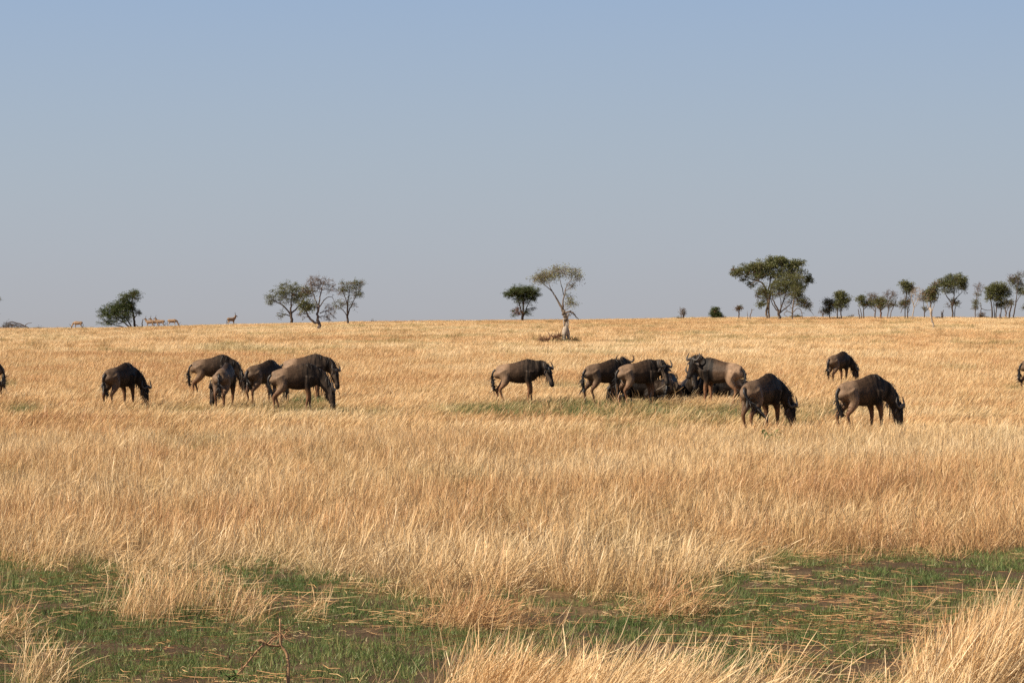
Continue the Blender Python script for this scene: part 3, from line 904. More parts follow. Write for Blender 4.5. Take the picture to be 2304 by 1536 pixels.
tree('fallen_log', 'dark fallen log heap below the thin drooping tree', 'log', (1795, 715),
     [[(1778, 714, 1.6), (1792, 711, 2.2), (1806, 713, 1.8), (1812, 716, .8)], [(1770, 717, .8), (1782, 713, 1.0)]], [(1790, 712, 14, 3, 14, 14, .1, .4)], seed=15)

# right hand row
RG = 'trees along the right skyline'
tree('bare_bush', 'leafless grey bush at the left end of the right tree row', 'bush', (1851, 710),
     [[(1851, 711, 1.6), (1851, 702, 1.2), (1846, 695, .5)], [(1851, 704, .9), (1857, 697, .5)]], [(1850, 697, 10, 6, 22, 0, .4, 1)], bark=BARK_GREY, group=RG, seed=16)
tree('acacia_tree', 'small brownish tree second in the right tree row, beside the bare bush', 'tree', (1866, 719),
     [[(1867, 720, 1.3), (1866, 702, 1.1), (1866, 685, .6)], [(1866, 705, .8), (1861, 695, .5)]], [(1865, 680, 12, 9, 40, 18, .55, .6), (1862, 698, 11, 9, 30, 16, .35, .5), (1872, 692, 12, 10, 24, 14, .4, .7)], group=RG, seed=17)
tree('acacia_tree', 'fresh green topped tree with two dark trunks, third in the right tree row', 'tree', (1888, 719),
     [[(1884, 720, 1.5), (1884, 702, 1.3), (1886, 685, .8), (1889, 668, .5)], [(1893, 719, 1.5), (1892, 702, 1.3), (1893, 685, .8), (1897, 670, .5)]], [(1890, 664, 12, 9, 40, 28, .8, 1), (1897, 672, 14, 12, 46, 26, .5, 1), (1884, 685, 16, 10, 36, 18, .45, .8), (1902, 680, 8, 8, 14, 20, .5, 1), (1893, 692, 14, 8, 20, 12, .4, .8)], leaf=LEAF, group=RG, seed=18)
tree('acacia_tree', 'low flat topped tree with a dark slanting crown right of the wide gap', 'tree', (1943, 719),
     [[(1943, 720, 1.3), (1943, 704, 1.2), (1942, 692, .9), (1937, 677, .5)], [(1943, 697, .9), (1950, 690, .7), (1957, 684, .4)]], [(1938, 672, 9, 5, 18, 26, .5, 1), (1942, 682, 8, 8, 18, 18, .4, .9), (1955, 684, 11, 8, 26, 18, .4, .9)], group=RG, seed=19)
tree('dead_snag', 'pair of leaning dead stems at the left of the low flat topped tree', 'dead tree', (1937, 720),
     [[(1936, 721, 1.3), (1933, 708, 1.1), (1931, 695, .8)], [(1937, 720, 1.1), (1938, 705, .9), (1933, 690, .6), (1928, 686, .3)]], [], seed=20)
tree('bare_tree', 'bare crowned tree with a broken brown trunk behind the low bright crown', 'tree', (1968, 717),
     [[(1968, 718, 2.0), (1969, 706, 1.8), (1970, 696, 1.2), (1965, 680, .7)], [(1969, 700, 1), (1960, 688, .7), (1955, 672, .4)]], [(1963, 668, 13, 8, 44, 4, .5, .3), (1958, 678, 14, 8, 24, 6, .4, .4), (1972, 680, 9, 8, 16, 3, .4, .3)], bark=BARK_GREY, group=RG, seed=21)
tree('acacia_tree', 'short tree with a bright low crown and stout reddish trunk', 'tree', (1982, 719),
     [[(1982, 720, 2.1), (1982, 706, 2), (1982, 696, 1.4), (1981, 682, .7)], [(1982, 698, 1), (1974, 688, .7)], [(1983, 698, 1), (1991, 688, .7)]], [(1981, 677, 13, 7, 42, 22, .65, .85), (1983, 687, 16, 6, 28, 18, .5, .8)], bark=BARK_RED, group=RG, seed=22)
tree('bare_tree', 'bare vase shaped tree with two crossing stems and a dark clump', 'tree', (1998, 719),
     [[(1996, 720, 1.3), (1998, 705, 1.1), (1999, 690, .9), (1996, 665, .4)], [(2001, 719, 1.1), (2005, 702, 1), (2013, 685, .7), (2018, 672, .3)], [(1999, 692, .7), (2008, 675, .4)]], [(2002, 663, 18, 11, 50, 0, .5, 1), (2004, 685, 14, 8, 28, 14, .45, .7), (2013, 672, 9, 10, 16, 2, .5, .5)], bark=BARK_GREY, group=RG, seed=23)
tree('acacia_tree', 'tree with a yellow green crown stacked over a dry lower crown', 'tree', (2038, 719),
     [[(2037, 720, 1.3), (2036, 700, 1.2), (2036, 680, 1.0), (2040, 660, .8), (2035, 642, .4)], [(2041, 719, 1.3), (2042, 700, 1.1), (2046, 680, .8), (2048, 660, .4)], [(2041, 708, .8), (2046, 695, .6)], [(2032, 690, .9), (2026, 704, .6)]], [(2035, 640, 12, 7, 30, 22, .8, 1), (2046, 645, 12, 9, 38, 22, .7, .95), (2044, 655, 12, 6, 18, 14, .5, .8), (2036, 683, 12, 9, 34, 18, .5, .75), (2045, 668, 10, 8, 16, 4, .4, .3)], leaf=LEAF, group=RG, seed=24)
tree('bare_tree', 'pale leafless forking tree between two leafy trees', 'tree', (2053, 720),
     [[(2053, 721, 1.4), (2054, 705, 1.3), (2056, 690, 1.1), (2051, 670, .8), (2050, 655, .4)], [(2056, 690, .9), (2064, 675, .7), (2070, 655, .4)], [(2056, 685, .7), (2061, 665, .5), (2060, 650, .3)], [(2057, 692, .6), (2070, 680, .4)]], [(2062, 655, 14, 10, 30, 0, .5, 1), (2066, 672, 10, 8, 14, 0, .5, 1)], bark=BARK_BARE, group=RG, seed=25)
tree('acacia_tree', 'thin dark stem tree with a wispy crown left of the pale broken trunk', 'tree', (2081, 713),
     [[(2080, 714, 1.3), (2080, 698, 1.1), (2078, 680, .7), (2074, 665, .4)], [(2080, 700, .7), (2087, 690, .5)]], [(2078, 664, 9, 12, 36, 8, .5, .5), (2083, 690, 9, 6, 12, 10, .5, .8)], bark=BARK, group=RG, seed=26)
tree('broken_tree', 'tree on a pale twisted bone white trunk nearest in the right row', 'tree', (2100, 741),
     [[(2101, 742, 1.6), (2099, 728, 1.7), (2096, 716, 2.4), (2094, 703, 3.2), (2093, 692, 2.2), (2095, 678, 1.4), (2097, 660, .6)], [(2094, 700, 1.4), (2089, 690, .9), (2086, 675, .5)], [(2096, 700, 1.2), (2100, 690, .8), (2103, 680, .4)], [(2099, 742, .7), (2099, 727, .6)]], [(2096, 655, 11, 12, 40, 20, .6, .9), (2090, 665, 11, 12, 30, 12, .5, .6), (2096, 672, 10, 8, 18, 16, .5, .9), (2103, 646, 7, 9, 14, 14, .5, .8)], bark=BARK_BARE, group=RG, seed=27)
tree('acacia_tree', 'biggest rounded tree of the right row with upswept dark limbs', 'tree', (2143, 717),
     [[(2143, 718, 2.0), (2142, 700, 1.9), (2141, 685, 1.6), (2131, 668, 1.1), (2125, 657, .7)], [(2142, 690, 1.6), (2145, 670, 1.2), (2146, 650, .8)], [(2142, 686, 1.4), (2152, 670, 1), (2164, 658, .6)], [(2148, 716, 1.0), (2149, 700, .9), (2152, 685, .6)]], [(2150, 626, 22, 8, 50, 30, .55, 1), (2125, 634, 18, 11, 44, 28, .5, 1), (2145, 640, 30, 12, 66, 28, .4, 1), (2168, 636, 14, 9, 30, 26, .45, 1), (2172, 648, 9, 8, 14, 14, .4, .9), (2137, 652, 22, 7, 26, 20, .3, 1), (2150, 680, 11, 8, 26, 18, .6, .9), (2135, 688, 8, 6, 10, 5, .5, .7)], group=RG, seed=28)
tree('bare_tree', 'slim bare tree with leafy tufts along its stem right of the biggest rounded tree', 'tree', (2194, 716),
     [[(2194, 717, 1.3), (2194, 700, 1.2), (2196, 680, .9), (2198, 660, .7), (2202, 640, .4)], [(2197, 670, .6), (2207, 655, .4), (2214, 642, .3)], [(2197, 662, .6), (2192, 648, .3)]], [(2202, 645, 13, 11, 40, 0, .5, 1), (2196, 680, 8, 6, 18, 14, .5, .9), (2195, 690, 8, 4, 12, 12, .5, .9), (2200, 662, 9, 6, 12, 8, .5, .9)], bark=BARK_GREY, group=RG, seed=29)
tree('dead_snag', 'dark arching dead branch stuck upright with brush at its foot', 'dead tree', (2206, 717),
     [[(2205, 718, 1.2), (2207, 705, 1.0), (2207, 692, .8), (2206, 680, .4)], [(2207, 693, .7), (2213, 696, .7), (2222, 698, .6), (2230, 697, .5)], [(2203, 714, .9), (2212, 710, .9), (2216, 714, .6)]], [(2209, 709, 8, 6, 26, 6, .2, .2)], seed=30)
tree('acacia_tree', 'dense round crowned tree with clustered trunks near the right edge', 'tree', (2235, 718),
     [[(2232, 719, 2.0), (2232, 700, 1.8), (2231, 685, 1.4), (2226, 668, .8)], [(2241, 718, 1.6), (2241, 700, 1.3), (2242, 680, .8)], [(2238, 717, 1.1), (2238, 698, 1), (2237, 680, .6)], [(2253, 717, 1.2), (2252, 700, 1.1), (2254, 680, .6)]], [(2245, 645, 20, 9, 50, 30, .6, 1), (2232, 655, 18, 12, 50, 30, .5, 1), (2258, 656, 18, 12, 50, 28, .45, 1), (2244, 668, 26, 10, 56, 26, .35, 1), (2255, 684, 16, 8, 28, 22, .3, 1), (2226, 672, 11, 7, 14, 12, .4, .9)], group=RG, seed=31)
tree('fallen_log', 'reddish broken stump below the dense round tree near the right edge', 'log', (2249, 718),
     [[(2244, 717, 1.4), (2250, 715, 1.8), (2256, 717, 1.0)], [(2248, 715, .8), (2250, 706, .6)]], [], bark=BARK_RED, seed=32)
tree('acacia_tree', 'tree with a short stout trunk behind the tall right edge tree', 'tree', (2264, 713),
     [[(2264, 714, 2.0), (2263, 702, 1.8), (2261, 690, 1.1)], [(2263, 700, 1), (2269, 688, .6)]], [(2266, 680, 11, 9, 26, 12, .4, .6)], bark=BARK_GREY, group=RG, seed=33)
tree('acacia_tree', 'tall open crowned tree at the right edge with twin trunks', 'tree', (2276, 717),
     [[(2272, 718, 2.2), (2272, 702, 1.9), (2276, 690, 1.4), (2273, 675, .7)], [(2280, 717, 1.7), (2282, 700, 1.5), (2286, 670, 1.1), (2287, 645, .7), (2292, 622, .4)], [(2285, 680, .9), (2291, 668, .7), (2298, 660, .4)]], [(2286, 634, 17, 13, 54, 12, .55, .75), (2282, 625, 14, 10, 24, 6, .5, .5), (2294, 650, 12, 12, 30, 16, .5, .9), (2275, 680, 9, 9, 16, 10, .4, .6), (2298, 618, 10, 10, 20, 4, .5, .6), (2300, 658, 8, 5, 10, 18, .5, 1)], group=RG, seed=34)
tree('acacia_tree', 'tree cut by the right edge with only its leafy branch ends showing', 'tree', (2330, 718),
     [[(2330, 719, 1.8), (2329, 700, 1.6), (2325, 680, 1.1), (2315, 660, .6)], [(2328, 695, 1), (2315, 688, .7), (2306, 692, .4)]], [(2315, 655, 16, 16, 40, 16, .5, .9), (2306, 690, 8, 7, 14, 10, .5, .9), (2335, 650, 20, 16, 30, 16, .5, .9)], group=RG, seed=35)
tree('fallen_log', 'dark fallen log with two upright stubs between the right row trees', 'log', (2118, 718),
     [[(2103, 715, 1.1), (2113, 714, 1.5), (2124, 717, 1.5), (2135, 719, .8)], [(2121, 716, 1.5), (2121, 706, 1.4), (2124, 697, .7)], [(2119, 714, 1), (2118, 705, .9), (2117, 700, .5)], [(2100, 718, .7), (2110, 716, 1)]], [], seed=36)
tree('fallen_log', 'low dark brush pile left of the low flat topped tree', 'log', (1913, 711),
     [[(1904, 711, 1.2), (1912, 710, 1.6), (1922, 712, 1.0)], [(1911, 710, .6), (1910, 705, .4)]], [(1913, 710, 9, 3, 14, 8, .2, .3)], seed=37)
# left edge pieces
tree('fallen_tree', 'toppled leafless tree lying on the far left skyline', 'dead tree', (30, 739),
     [[(66, 737, 1.2), (52, 731, 1.5), (40, 726, 1.3), (25, 723, .9), (12, 727, .5)], [(56, 732, 1.0), (62, 727, .8), (72, 725, .5)], [(40, 727, .9), (28, 731, .7), (14, 734, .4)]],
     [(22, 729, 15, 6, 60, 3, .4, .2), (40, 734, 16, 5, 40, 0, .4, 1), (12, 733, 6, 4, 20, 4, .3, .3)], bark=BARK_GREY, seed=38)
tree('fallen_log', 'tiny dark fallen log right of the toppled leafless tree', 'log', (88, 739), [[(82, 739, .9), (88, 738, 1.2), (95, 739, .7)]], [(88, 738, 6, 2, 8, 4, .2, .2)], seed=39)
tree('dead_post', 'upright dead stump with a leaning stick right of the leaning green tree', 'tree stump', (320, 738),
     [[(319, 739, 1.5), (320, 728, 1.2), (321, 718, .7)]], [], seed=40)
tree('fallen_branch', 'dark broken branch sloping down to the upright dead stump', 'branch', (312, 738),
     [[(301, 726, .8), (310, 734, .8), (317, 738, .8), (328, 738, .8)]], [], seed=41)
tree('acacia_tree', 'tree cut by the left edge with a few twigs showing', 'tree', (-32, 740),
     [[(-30, 741, 2.4), (-30, 715, 2), (-28, 690, 1.2), (-20, 665, .6)], [(-30, 700, 1.2), (-15, 680, .7), (-6, 668, .4)]], [(-26, 672, 26, 16, 60, 20, .5, .9), (-12, 705, 11, 10, 18, 12, .5, .9)], seed=42)
tree('fallen_branch', 'reddish bleached dead branches lying below the broken pale tree', 'branch', (1240, 776),
     [[(1208, 766, .6), (1220, 764, 1.0), (1233, 763, 1.6), (1236, 754, 1.1), (1231, 744, .6)], [(1228, 776, 1.2), (1236, 761, 1.4), (1243, 750, .9)], [(1238, 776, 1.1), (1247, 759, 1.5), (1256, 755, 1.4), (1264, 754, .9)], [(1256, 756, 1.0), (1261, 748, .8), (1265, 738, .6), (1261, 736, .3)], [(1216, 764, .8), (1212, 757, .4)]],
     [(1222, 764, 11, 4, 24, 0, .4, 1), (1252, 757, 11, 5, 20, 0, .4, 1)], bark=BARK_RED, seed=43, twig=1.3)
tree('scrub_patch', 'grey green scrub at the foot of the broken pale tree', 'shrub', (1283, 774),
     [[(1281, 776, .7), (1282, 768, .5)], [(1286, 776, .7), (1290, 770, .5)]], [(1285, 770, 12, 4, 26, 12, .6, .5), (1296, 773, 11, 3, 14, 10, .4, .4), (1262, 768, 10, 3, 14, 8, .6, .6)], seed=44)
tree('fallen_log', 'dark short log on the ridge right of the trio of trees', 'log', (840, 723), [[(832, 723, .6), (840, 722, .9), (847, 723, .5)]], [(838, 723, 6, 2, 6, 4, .2, .3)], seed=45)
tree('fallen_branch', 'reddish twig lying on the ridge just right of the broken pale tree', 'branch', (1322, 722), [[(1316, 723, .6), (1322, 721, .8), (1328, 722, .4)]], [], bark=BARK_RED, seed=46)

# ------------------------------------------------------------------ wildebeest and antelopes
W_TRUNK = np.array([  # x, top, bottom, half width
    (-0.655, 1.00, 0.88, 0.06), (-0.61, 1.075, 0.77, 0.15), (-0.52, 1.145, 0.74, 0.20), (-0.38, 1.20, 0.71, 0.22), (-0.20, 1.222, 0.675, 0.222),
    (0.0, 1.258, 0.625, 0.232), (0.18, 1.308, 0.62, 0.222), (0.33, 1.350, 0.635, 0.200), (0.46, 1.330, 0.66, 0.190), (0.57, 1.25, 0.71, 0.155), (0.64, 1.13, 0.82, 0.11)])
A_TRUNK = np.array([
    (-0.60, 1.05, 0.92, 0.06), (-0.55, 1.13, 0.84, 0.12), (-0.45, 1.18, 0.80, 0.16), (-0.30, 1.19, 0.77, 0.18), (-0.10, 1.18, 0.73, 0.20),
    (0.10, 1.19, 0.71, 0.20), (0.28, 1.21, 0.71, 0.185), (0.40, 1.20, 0.73, 0.165), (0.50, 1.13, 0.79, 0.13), (0.56, 1.06, 0.86, 0.08)])

def voxel_union(mb, voxel, smooth=7):
    m = mb.mesh('raw')
    o = bpy.data.objects.new('raw', m)
    COL.objects.link(o)
    r = o.modifiers.new('r', 'REMESH')
    r.mode = 'VOXEL'
    r.voxel_size = voxel
    s = o.modifiers.new('s', 'SMOOTH')
    s.factor = 0.5
    s.iterations = smooth
    dg = bpy.context.evaluated_depsgraph_get()
    me = bpy.data.meshes.new_from_object(o.evaluated_get(dg))
    bpy.data.objects.remove(o)
    bpy.data.meshes.remove(m)
    return me

def strands(mb, roots, dirs, L, w, droop, r, segs=3):
    for p, d, l in zip(roots, dirs, L):
        d = nrm(d + r.normal(0, 0.18, 3))
        P = [p + d * l * t + np.array((0, 0, -1)) * droop * l * t * t for t in np.linspace(0, 1, segs + 1)]
        a = r.uniform(0, 6.28)
        V, Fc = ribbon(P, [w, w * 0.9, w * 0.6, w * 0.15][:segs + 1], (math.cos(a), math.sin(a), 0.2))
        mb.add(V, Fc)

def animal(name, label, cat, group, place, yaw, size=1.0, pose='graze', turn=0.0, hturn=0.0, hpitch=None, legs=(0, 0, 0, 0), lying=False,
           tailswing=(0, 0), pale=0.0, dark=0.0, beard='dark', seed=0, species='gnu', voxel=0.021, head_raise=0.0, roll=0.0):
    """body frame: x forward, y left, z up; yaw in degrees, 0 faces right of the picture, 90 away from the camera"""
    r = np.random.default_rng(seed + 50)
    gnu = species == 'gnu'
    root = empty(name, place, math.radians(yaw), size)
    tag(root, label, cat, group)
    TR = (W_TRUNK if gnu else A_TRUNK).copy()
    if gnu and pose == 'graze': TR[7, 1] += 0.012
    dz = -0.53 if lying else 0.0
    body = MB()
    groups = []        # (centres, radii, kind)
    X, top, bot, hw = TR.T
    C = np.column_stack([X, np.zeros_like(X), (top + bot) / 2 + dz])
    if lying:
        hw = hw * 1.12
    V, Fc = tube(C, (top - bot) / 2, hw, lat=np.tile([0, 1.0, 0], (len(X) * 1, 1)) if False else np.array([0, 1.0, 0]), seg=18, n=1)
    # resample for smoothness
    R5 = catmull(np.column_stack([C, (top - bot) / 2, hw]), 3)
    V, Fc = tube(R5[:, :3], R5[:, 3], R5[:, 4], lat=np.tile([0, 1.0, 0], (len(R5), 1)), seg=18, egg=0.28)
    # keep the upper side up: flip if needed
    body.add(V, Fc)
    groups.append((R5[:, :3], (R5[:, 3] + R5[:, 4]) / 2, 'trunk'))
    hooves = []
    def leg(pts, rad, kind):
        P = catmull(np.column_stack([pts, rad]), 4)
        V, Fc = tube(P[:, :3], P[:, 3], seg=9)
        body.add(V, Fc)
        groups.append((P[:, :3], P[:, 3], kind))
        hooves.append((P[-1, :3], P[-1, :3] - P[-4, :3]))
    k = 1.0 if gnu else 0.72
    for i, side in enumerate((1, -1, 1, -1)):
        front = i < 2
        dx = legs[i]
        if lying:
            if front:
                pts = [(0.40, side * .14, .44), (0.44, side * .20, .24), (0.66, side * .20, .12), (0.72, side * .19, .07), (0.52, side * .22, .05), (0.36, side * .23, .05)]
                rad = [.15, .095, .06, .05, .035, .04]
            else:
                pts = [(-0.42, side * .13, .44), (-0.22, side * .27, .26), (-0.12, side * .32, .14), (-0.45, side * .35, .09), (-0.24, side * .37, .05), (-0.06, side * .38, .05)]
                rad = [.20, .15, .10, .05, .036, .042]
        elif front:
            pts = [(0.40, side * .12, .98), (0.36, side * .15, .72), (0.40, side * .145, .54), (0.405, side * .135, .38), (0.395, side * .13, .20), (0.405, side * .128, .085), (0.435, side * .128, .035)]
            rad = [.16, .098, .066, .050, .034, .040, .044]
        else:
            pts = [(-0.42, side * .085, .97), (-0.32, side * .135, .75), (-0.42, side * .145, .57), (-0.535, side * .135, .435), (-0.51, side * .13, .25), (-0.50, side * .128, .085), (-0.465, side * .128, .035)]
            rad = [.175, .14, .085, .052, .036, .041, .045]
        pts = np.array(pts, float); rad = np.array(rad) * k
        if not lying:
            f = np.clip((0.80 - pts[:, 2]) / 0.75, 0, 1)
            pts[:, 0] += dx * f
            pts[:, 2] += 0.12 * abs(dx) * f * (f < 0.9)
            if not gnu: pts[:, 1] *= 0.75
        leg(pts, rad, 'foreleg' if front else 'hindleg')
    # neck and head
    base = np.array((0.43, 0, 1.04 + dz)) if gnu else np.array((0.40, 0, 1.04 + dz))
    if pose == 'graze':
        rel, hp = np.array((0.57, 0, -0.39)), 84
    elif pose == 'mid':
        rel, hp = np.array((0.48, 0, 0.0)), 76
    else:
        rel, hp = np.array((0.36, 0, 0.27)), 66
    if not gnu:
        rel = rel * np.array((0.9, 1, 1.25)) if pose != 'up' else np.array((0.26, 0, 0.42))
        if pose == 'up': hp = 25
    if lying and pose == 'graze': rel = np.array((0.5, 0, 0.0))
    rel[2] += head_raise
    if hpitch is not None: hp = hpitch
    th = math.radians(turn)
    ct, s_ = math.cos(th), math.sin(th)
    relr = np.array((rel[0] * ct, rel[0] * s_, rel[2]))
    poll = base + relr
    psi = th * 1.0 + math.radians(hturn)
    hp = math.radians(hp)
    h = np.array((math.cos(hp) * math.cos(psi), math.cos(hp) * math.sin(psi), -math.sin(hp)))
    lat = np.array((-math.sin(psi), math.cos(psi), 0))
    up = np.cross(h, lat)          # dorsal side of the face
    if up @ np.array((math.sin(hp) * math.cos(psi), math.sin(hp) * math.sin(psi), math.cos(hp))) < 0: up = -up
    c1 = base + np.array((0.22, 0.0, 0.02 + 0.25 * rel[2]))
    c2 = base + relr * 0.72 + np.array((0, 0, 0.03))
    Pn = [base - np.array((0.10, 0, 0.02)), c1, c2, poll + h * 0.10 - up * 0.05]
    An = [0.30, 0.245, 0.16 if pose == 'graze' else 0.20, 0.112] if gnu else [.22, .15, .11, .08]
    Bn = [0.165, 0.135, 0.10, 0.080] if gnu else [.12, .09, .07, .06]
    Rn = catmull(np.column_stack([Pn, An, Bn]), 4)
    w = np.linspace(0, 1, len(Rn))[:, None]
    LA = np.array([0, 1.0, 0]) * (1 - w) + lat * w
    V, Fc = tube(Rn[:, :3], Rn[:, 3], Rn[:, 4], lat=LA, seg=14)
    body.add(V, Fc)
    groups.append((Rn[:, :3], Rn[:, 3] * .8, 'neck'))
    hs = 1.0 if gnu else 0.66
    st = np.array([(-0.07, .05, .05, .0), (-0.03, .10, .085, .0), (0.06, .125, .100, -.02), (0.17, .13, .098, -.025), (0.29, .105, .082, -.01), (0.40, .082, .068, .0), (0.49, .078, .078, .0), (0.555, .068, .080, .0), (0.60, .040, .055, .0)]) * hs
    Hc = poll + np.outer(st[:, 0], h) + np.outer(st[:, 3], up)
    Rh = catmull(np.column_stack([Hc, st[:, 1], st[:, 2]]), 3)
    V, Fc = tube(Rh[:, :3], Rh[:, 3], Rh[:, 4], lat=np.tile(lat, (len(Rh), 1)), seg=14)
    body.add(V, Fc)
    groups.append((Rh[:, :3], Rh[:, 3], 'head'))
    me = voxel_union(body, voxel)
    # coat colours, from the nearest piece of the animal
    n = len(me.vertices)
    co = np.empty(n * 3, np.float32)
    me.vertices.foreach_get('co', co)
    co = co.reshape(-1, 3).astype(float)
    wsum = np.zeros(n); colr = np.zeros((n, 4))
    tone = max(0.18, 1.0 - 0.5 * dark)  # darkens the whole coat; carries the painted shade of the resting animals
    for (cc, rr, kind) in groups:
        d = np.linalg.norm(co[:, None, :] - cc[None], axis=2) - rr[None] * 0.9
        wt = 1.0 / np.maximum(d.min(axis=1), 0.012) ** 2.5
        z = co[:, 2] - dz
        xx = co[:, 0]
        if gnu:
            rump = np.array((0.165, 0.108, 0.068)) * (1 + 0.9 * pale)
            flank = np.array((0.047, 0.029, 0.018)) * (1 + 0.5 * pale)
            shoulder = np.array((0.026, 0.018, 0.013)) * (1 + 0.5 * pale)
            if kind in ('trunk', 'hindleg', 'foreleg'):
                a = np.clip((xx + 0.30) / 0.12, 0, 1)[:, None]
                b = np.clip((xx - 0.10) / 0.3, 0, 1)[:, None]
                c = rump * (1 - a) + flank * a
                c = c * (1 - b) + shoulder * b
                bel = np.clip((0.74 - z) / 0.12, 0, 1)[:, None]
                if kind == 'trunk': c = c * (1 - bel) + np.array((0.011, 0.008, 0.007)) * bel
                if kind != 'trunk':
                    lo = np.clip((0.70 - z) / 0.22, 0, 1)[:, None]
                    c = c * (1 - lo) + np.array((0.165, 0.084, 0.044)) * (1 + .4 * pale) * lo
                br = np.clip((xx - 0.02) / 0.2, 0, 1) * np.clip((z - 0.62) / 0.15, 0, 1) * 0.95
            elif kind == 'neck':
                c = np.tile(np.array((0.044, 0.032, 0.023)) * (1 + 1.0 * pale), (n, 1)); br = np.full(n, 0.95)
            else:
                q = (co - poll) @ up; t = (co - poll) @ h
                blk = np.clip((q - 0.015) / 0.05, 0, 1)
                blk = np.maximum(blk, np.clip((t - 0.40) / 0.08, 0, 1))[:, None]
                c = np.array((0.085, 0.062, 0.045)) * (1 - blk) + np.array((0.015, 0.012, 0.011)) * blk
                br = np.zeros(n)
        else:
            c = np.tile(np.array((0.30, 0.19, 0.11)), (n, 1))
            wh = np.clip((0.80 - z) / 0.08, 0, 1)[:, None] * (1.0 if kind == 'trunk' else 0.35)
            c = c * (1 - wh) + np.array((0.55, 0.42, 0.28)) * wh
            if kind == 'head': c = c * 0.6
            br = np.zeros(n)
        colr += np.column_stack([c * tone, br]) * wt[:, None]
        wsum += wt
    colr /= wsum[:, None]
    a = me.color_attributes.new('coat', 'FLOAT_COLOR', 'POINT')
    a.data.foreach_set('color', colr.astype(np.float32).ravel())
    me.materials.clear()
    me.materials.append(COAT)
    me.polygons.foreach_set('use_smooth', [True] * len(me.polygons))
    me.polygons.foreach_set('material_index', [0] * len(me.polygons))
    me.name = 'body'
    bo = bpy.data.objects.new('body', me)
    COL.objects.link(bo)
    bo.parent = root
    # horns
    for s in (1, -1):
        mb = MB()
        if gnu:
            pts = [(.02, .00, .07, .042), (.08, -.01, .085, .044), (.16, -.04, .075, .037), (.225, -.03, .065, .030), (.265, .03, .055, .024), (.265, .10, .05, .018), (.235, .165, .055, .011), (.205, .20, .06, .004)]
            P = np.array([poll + lat * s * q[0] - h * (q[1] - .02) + up * q[2] for q in pts])
        else:
            pts = [(.03, .0, .05, .022), (.05, .12, .02, .02), (.07, .26, -.02, .017), (.09, .42, -.05, .010), (.10, .52, -.05, .004)]
            P = np.array([poll + lat * s * q[0] + up * (q[1] * 0.8 + q[2]) - h * q[1] * 0.5 for q in pts])
        V, Fc = tube(P, [q[3] for q in pts], seg=8, n=3)
        mb.add(V, Fc)
        mb.build('horn', HORN, bo)
        mb = MB()
        e = [(.075, -.02, .0), (.15, -.05, .0), (.22, -.085, -.005), (.285, -.125, -.01)]
        if not gnu: e = [(.05, .0, .0), (.09, .03, .0), (.13, .05, -.005), (.16, .06, -.01)]
        P = np.array([poll + lat * s * q[0] - h * (q[1] - .055) + up * q[2] for q in e])
        V, Fc = tube(P, [.030, .046, .038, .006], [.012, .014, .010, .003], lat=np.tile(up, (4, 1)), seg=8)
        mb.add(V, Fc)
        mb.build('ear', EARM if gnu else HORN, bo)
        mb = MB()
        c = poll + h * 0.16 * hs + lat * s * 0.088 * hs + up * 0.05 * hs
        V, Fc = tube(np.array([c - h * .022, c - h * .012, c + h * .012, c + h * .022]), [.004, .019, .019, .004], seg=7)
        mb.add(V, Fc)
        mb.build('eye', EYEM, bo)
    # hooves
    for (p, d) in hooves:
        mb = MB()
        d = nrm(d)
        if not lying: d = np.array((0.6, 0, -0.5))
        V, Fc = tube(np.array([p - d * .02, p + d * .02, p + d * .05, p + d * 0.055]), np.array([.040, .048, .046, .02]) * k, seg=8)
        V[:, 2] = np.maximum(V[:, 2], -0.005)
        mb.add(V, Fc)
        mb.build('hoof', HOOF, bo)
    # tail
    tx = -0.65 if gnu else -0.58
    sw, sf = tailswing
    if lying:
        P = np.array([(tx, 0, .50), (tx - .07, 0, .38), (tx - .10, .05, .18), (tx - .05, .14, .06)])
        rad = [.032, .026, .03, .02]
    else:
        P = np.array([(tx + .03, 0, 1.03), (tx - .045, sw * .1, .95), (tx - .075 + sf * .15, sw * .3, .80), (tx - .07 + sf * .5, sw * .7, .60), (tx - .05 + sf, sw, .40)])
        rad = [.036, .030, .032, .046, .036]
    if not gnu: rad = [q * 0.6 for q in rad]
    mb = MB()
    V, Fc = tube(P, rad, seg=7, n=3)
    mb.add(V, Fc)
    m = 90 if gnu else 12
    t = r.uniform(0.45, 1.0, m)
    CP = catmull(P, 6)
    ii = (t * (len(CP) - 1)).astype(int)
    roots = CP[ii] + r.normal(0, 0.014, (m, 3))
    dirs = np.array([CP[min(q + 1, len(CP) - 1)] - CP[max(q - 1, 0)] for q in ii])
    strands(mb, roots, dirs, r.uniform(0.12, 0.26, m), 0.030, 0.12, r)
    mb.build('tail', HAIR, root)
    if gnu:
        # mane along the crest of the neck
        mb = MB()
        U = np.cross(np.gradient(Rn[:, :3], axis=0), LA)
        U /= np.linalg.norm(U, axis=1)[:, None]
        if U[2] @ np.array((0, 0, 1)) < 0: U = -U
        crest = np.vstack([(0.30, 0, 1.345 + dz), (0.42, 0, 1.335 + dz), Rn[4:, :3] + U[4:] * Rn[4:, 3:4] * 0.93])
        crest = catmull(crest, 4)
        m = 150
        q = r.integers(0, len(crest), m)
        sd_ = np.where(r.random(m) < 0.5, 1, -1)
        L2 = LA[np.clip((q / len(crest) * len(LA)).astype(int), 0, len(LA) - 1)]
        roots = crest[q] + L2 * (sd_ * r.uniform(0, 0.05, m))[:, None] + r.normal(0, 0.012, (m, 3))
        dirs = L2 * (sd_ * r.uniform(0.1, 0.9, m))[:, None] + np.array((0.05, 0, 0.12))
        strands(mb, roots, dirs, r.uniform(0.07, 0.20, m), 0.014, 0.9, r)
        mb.build('mane', HAIR, bo)
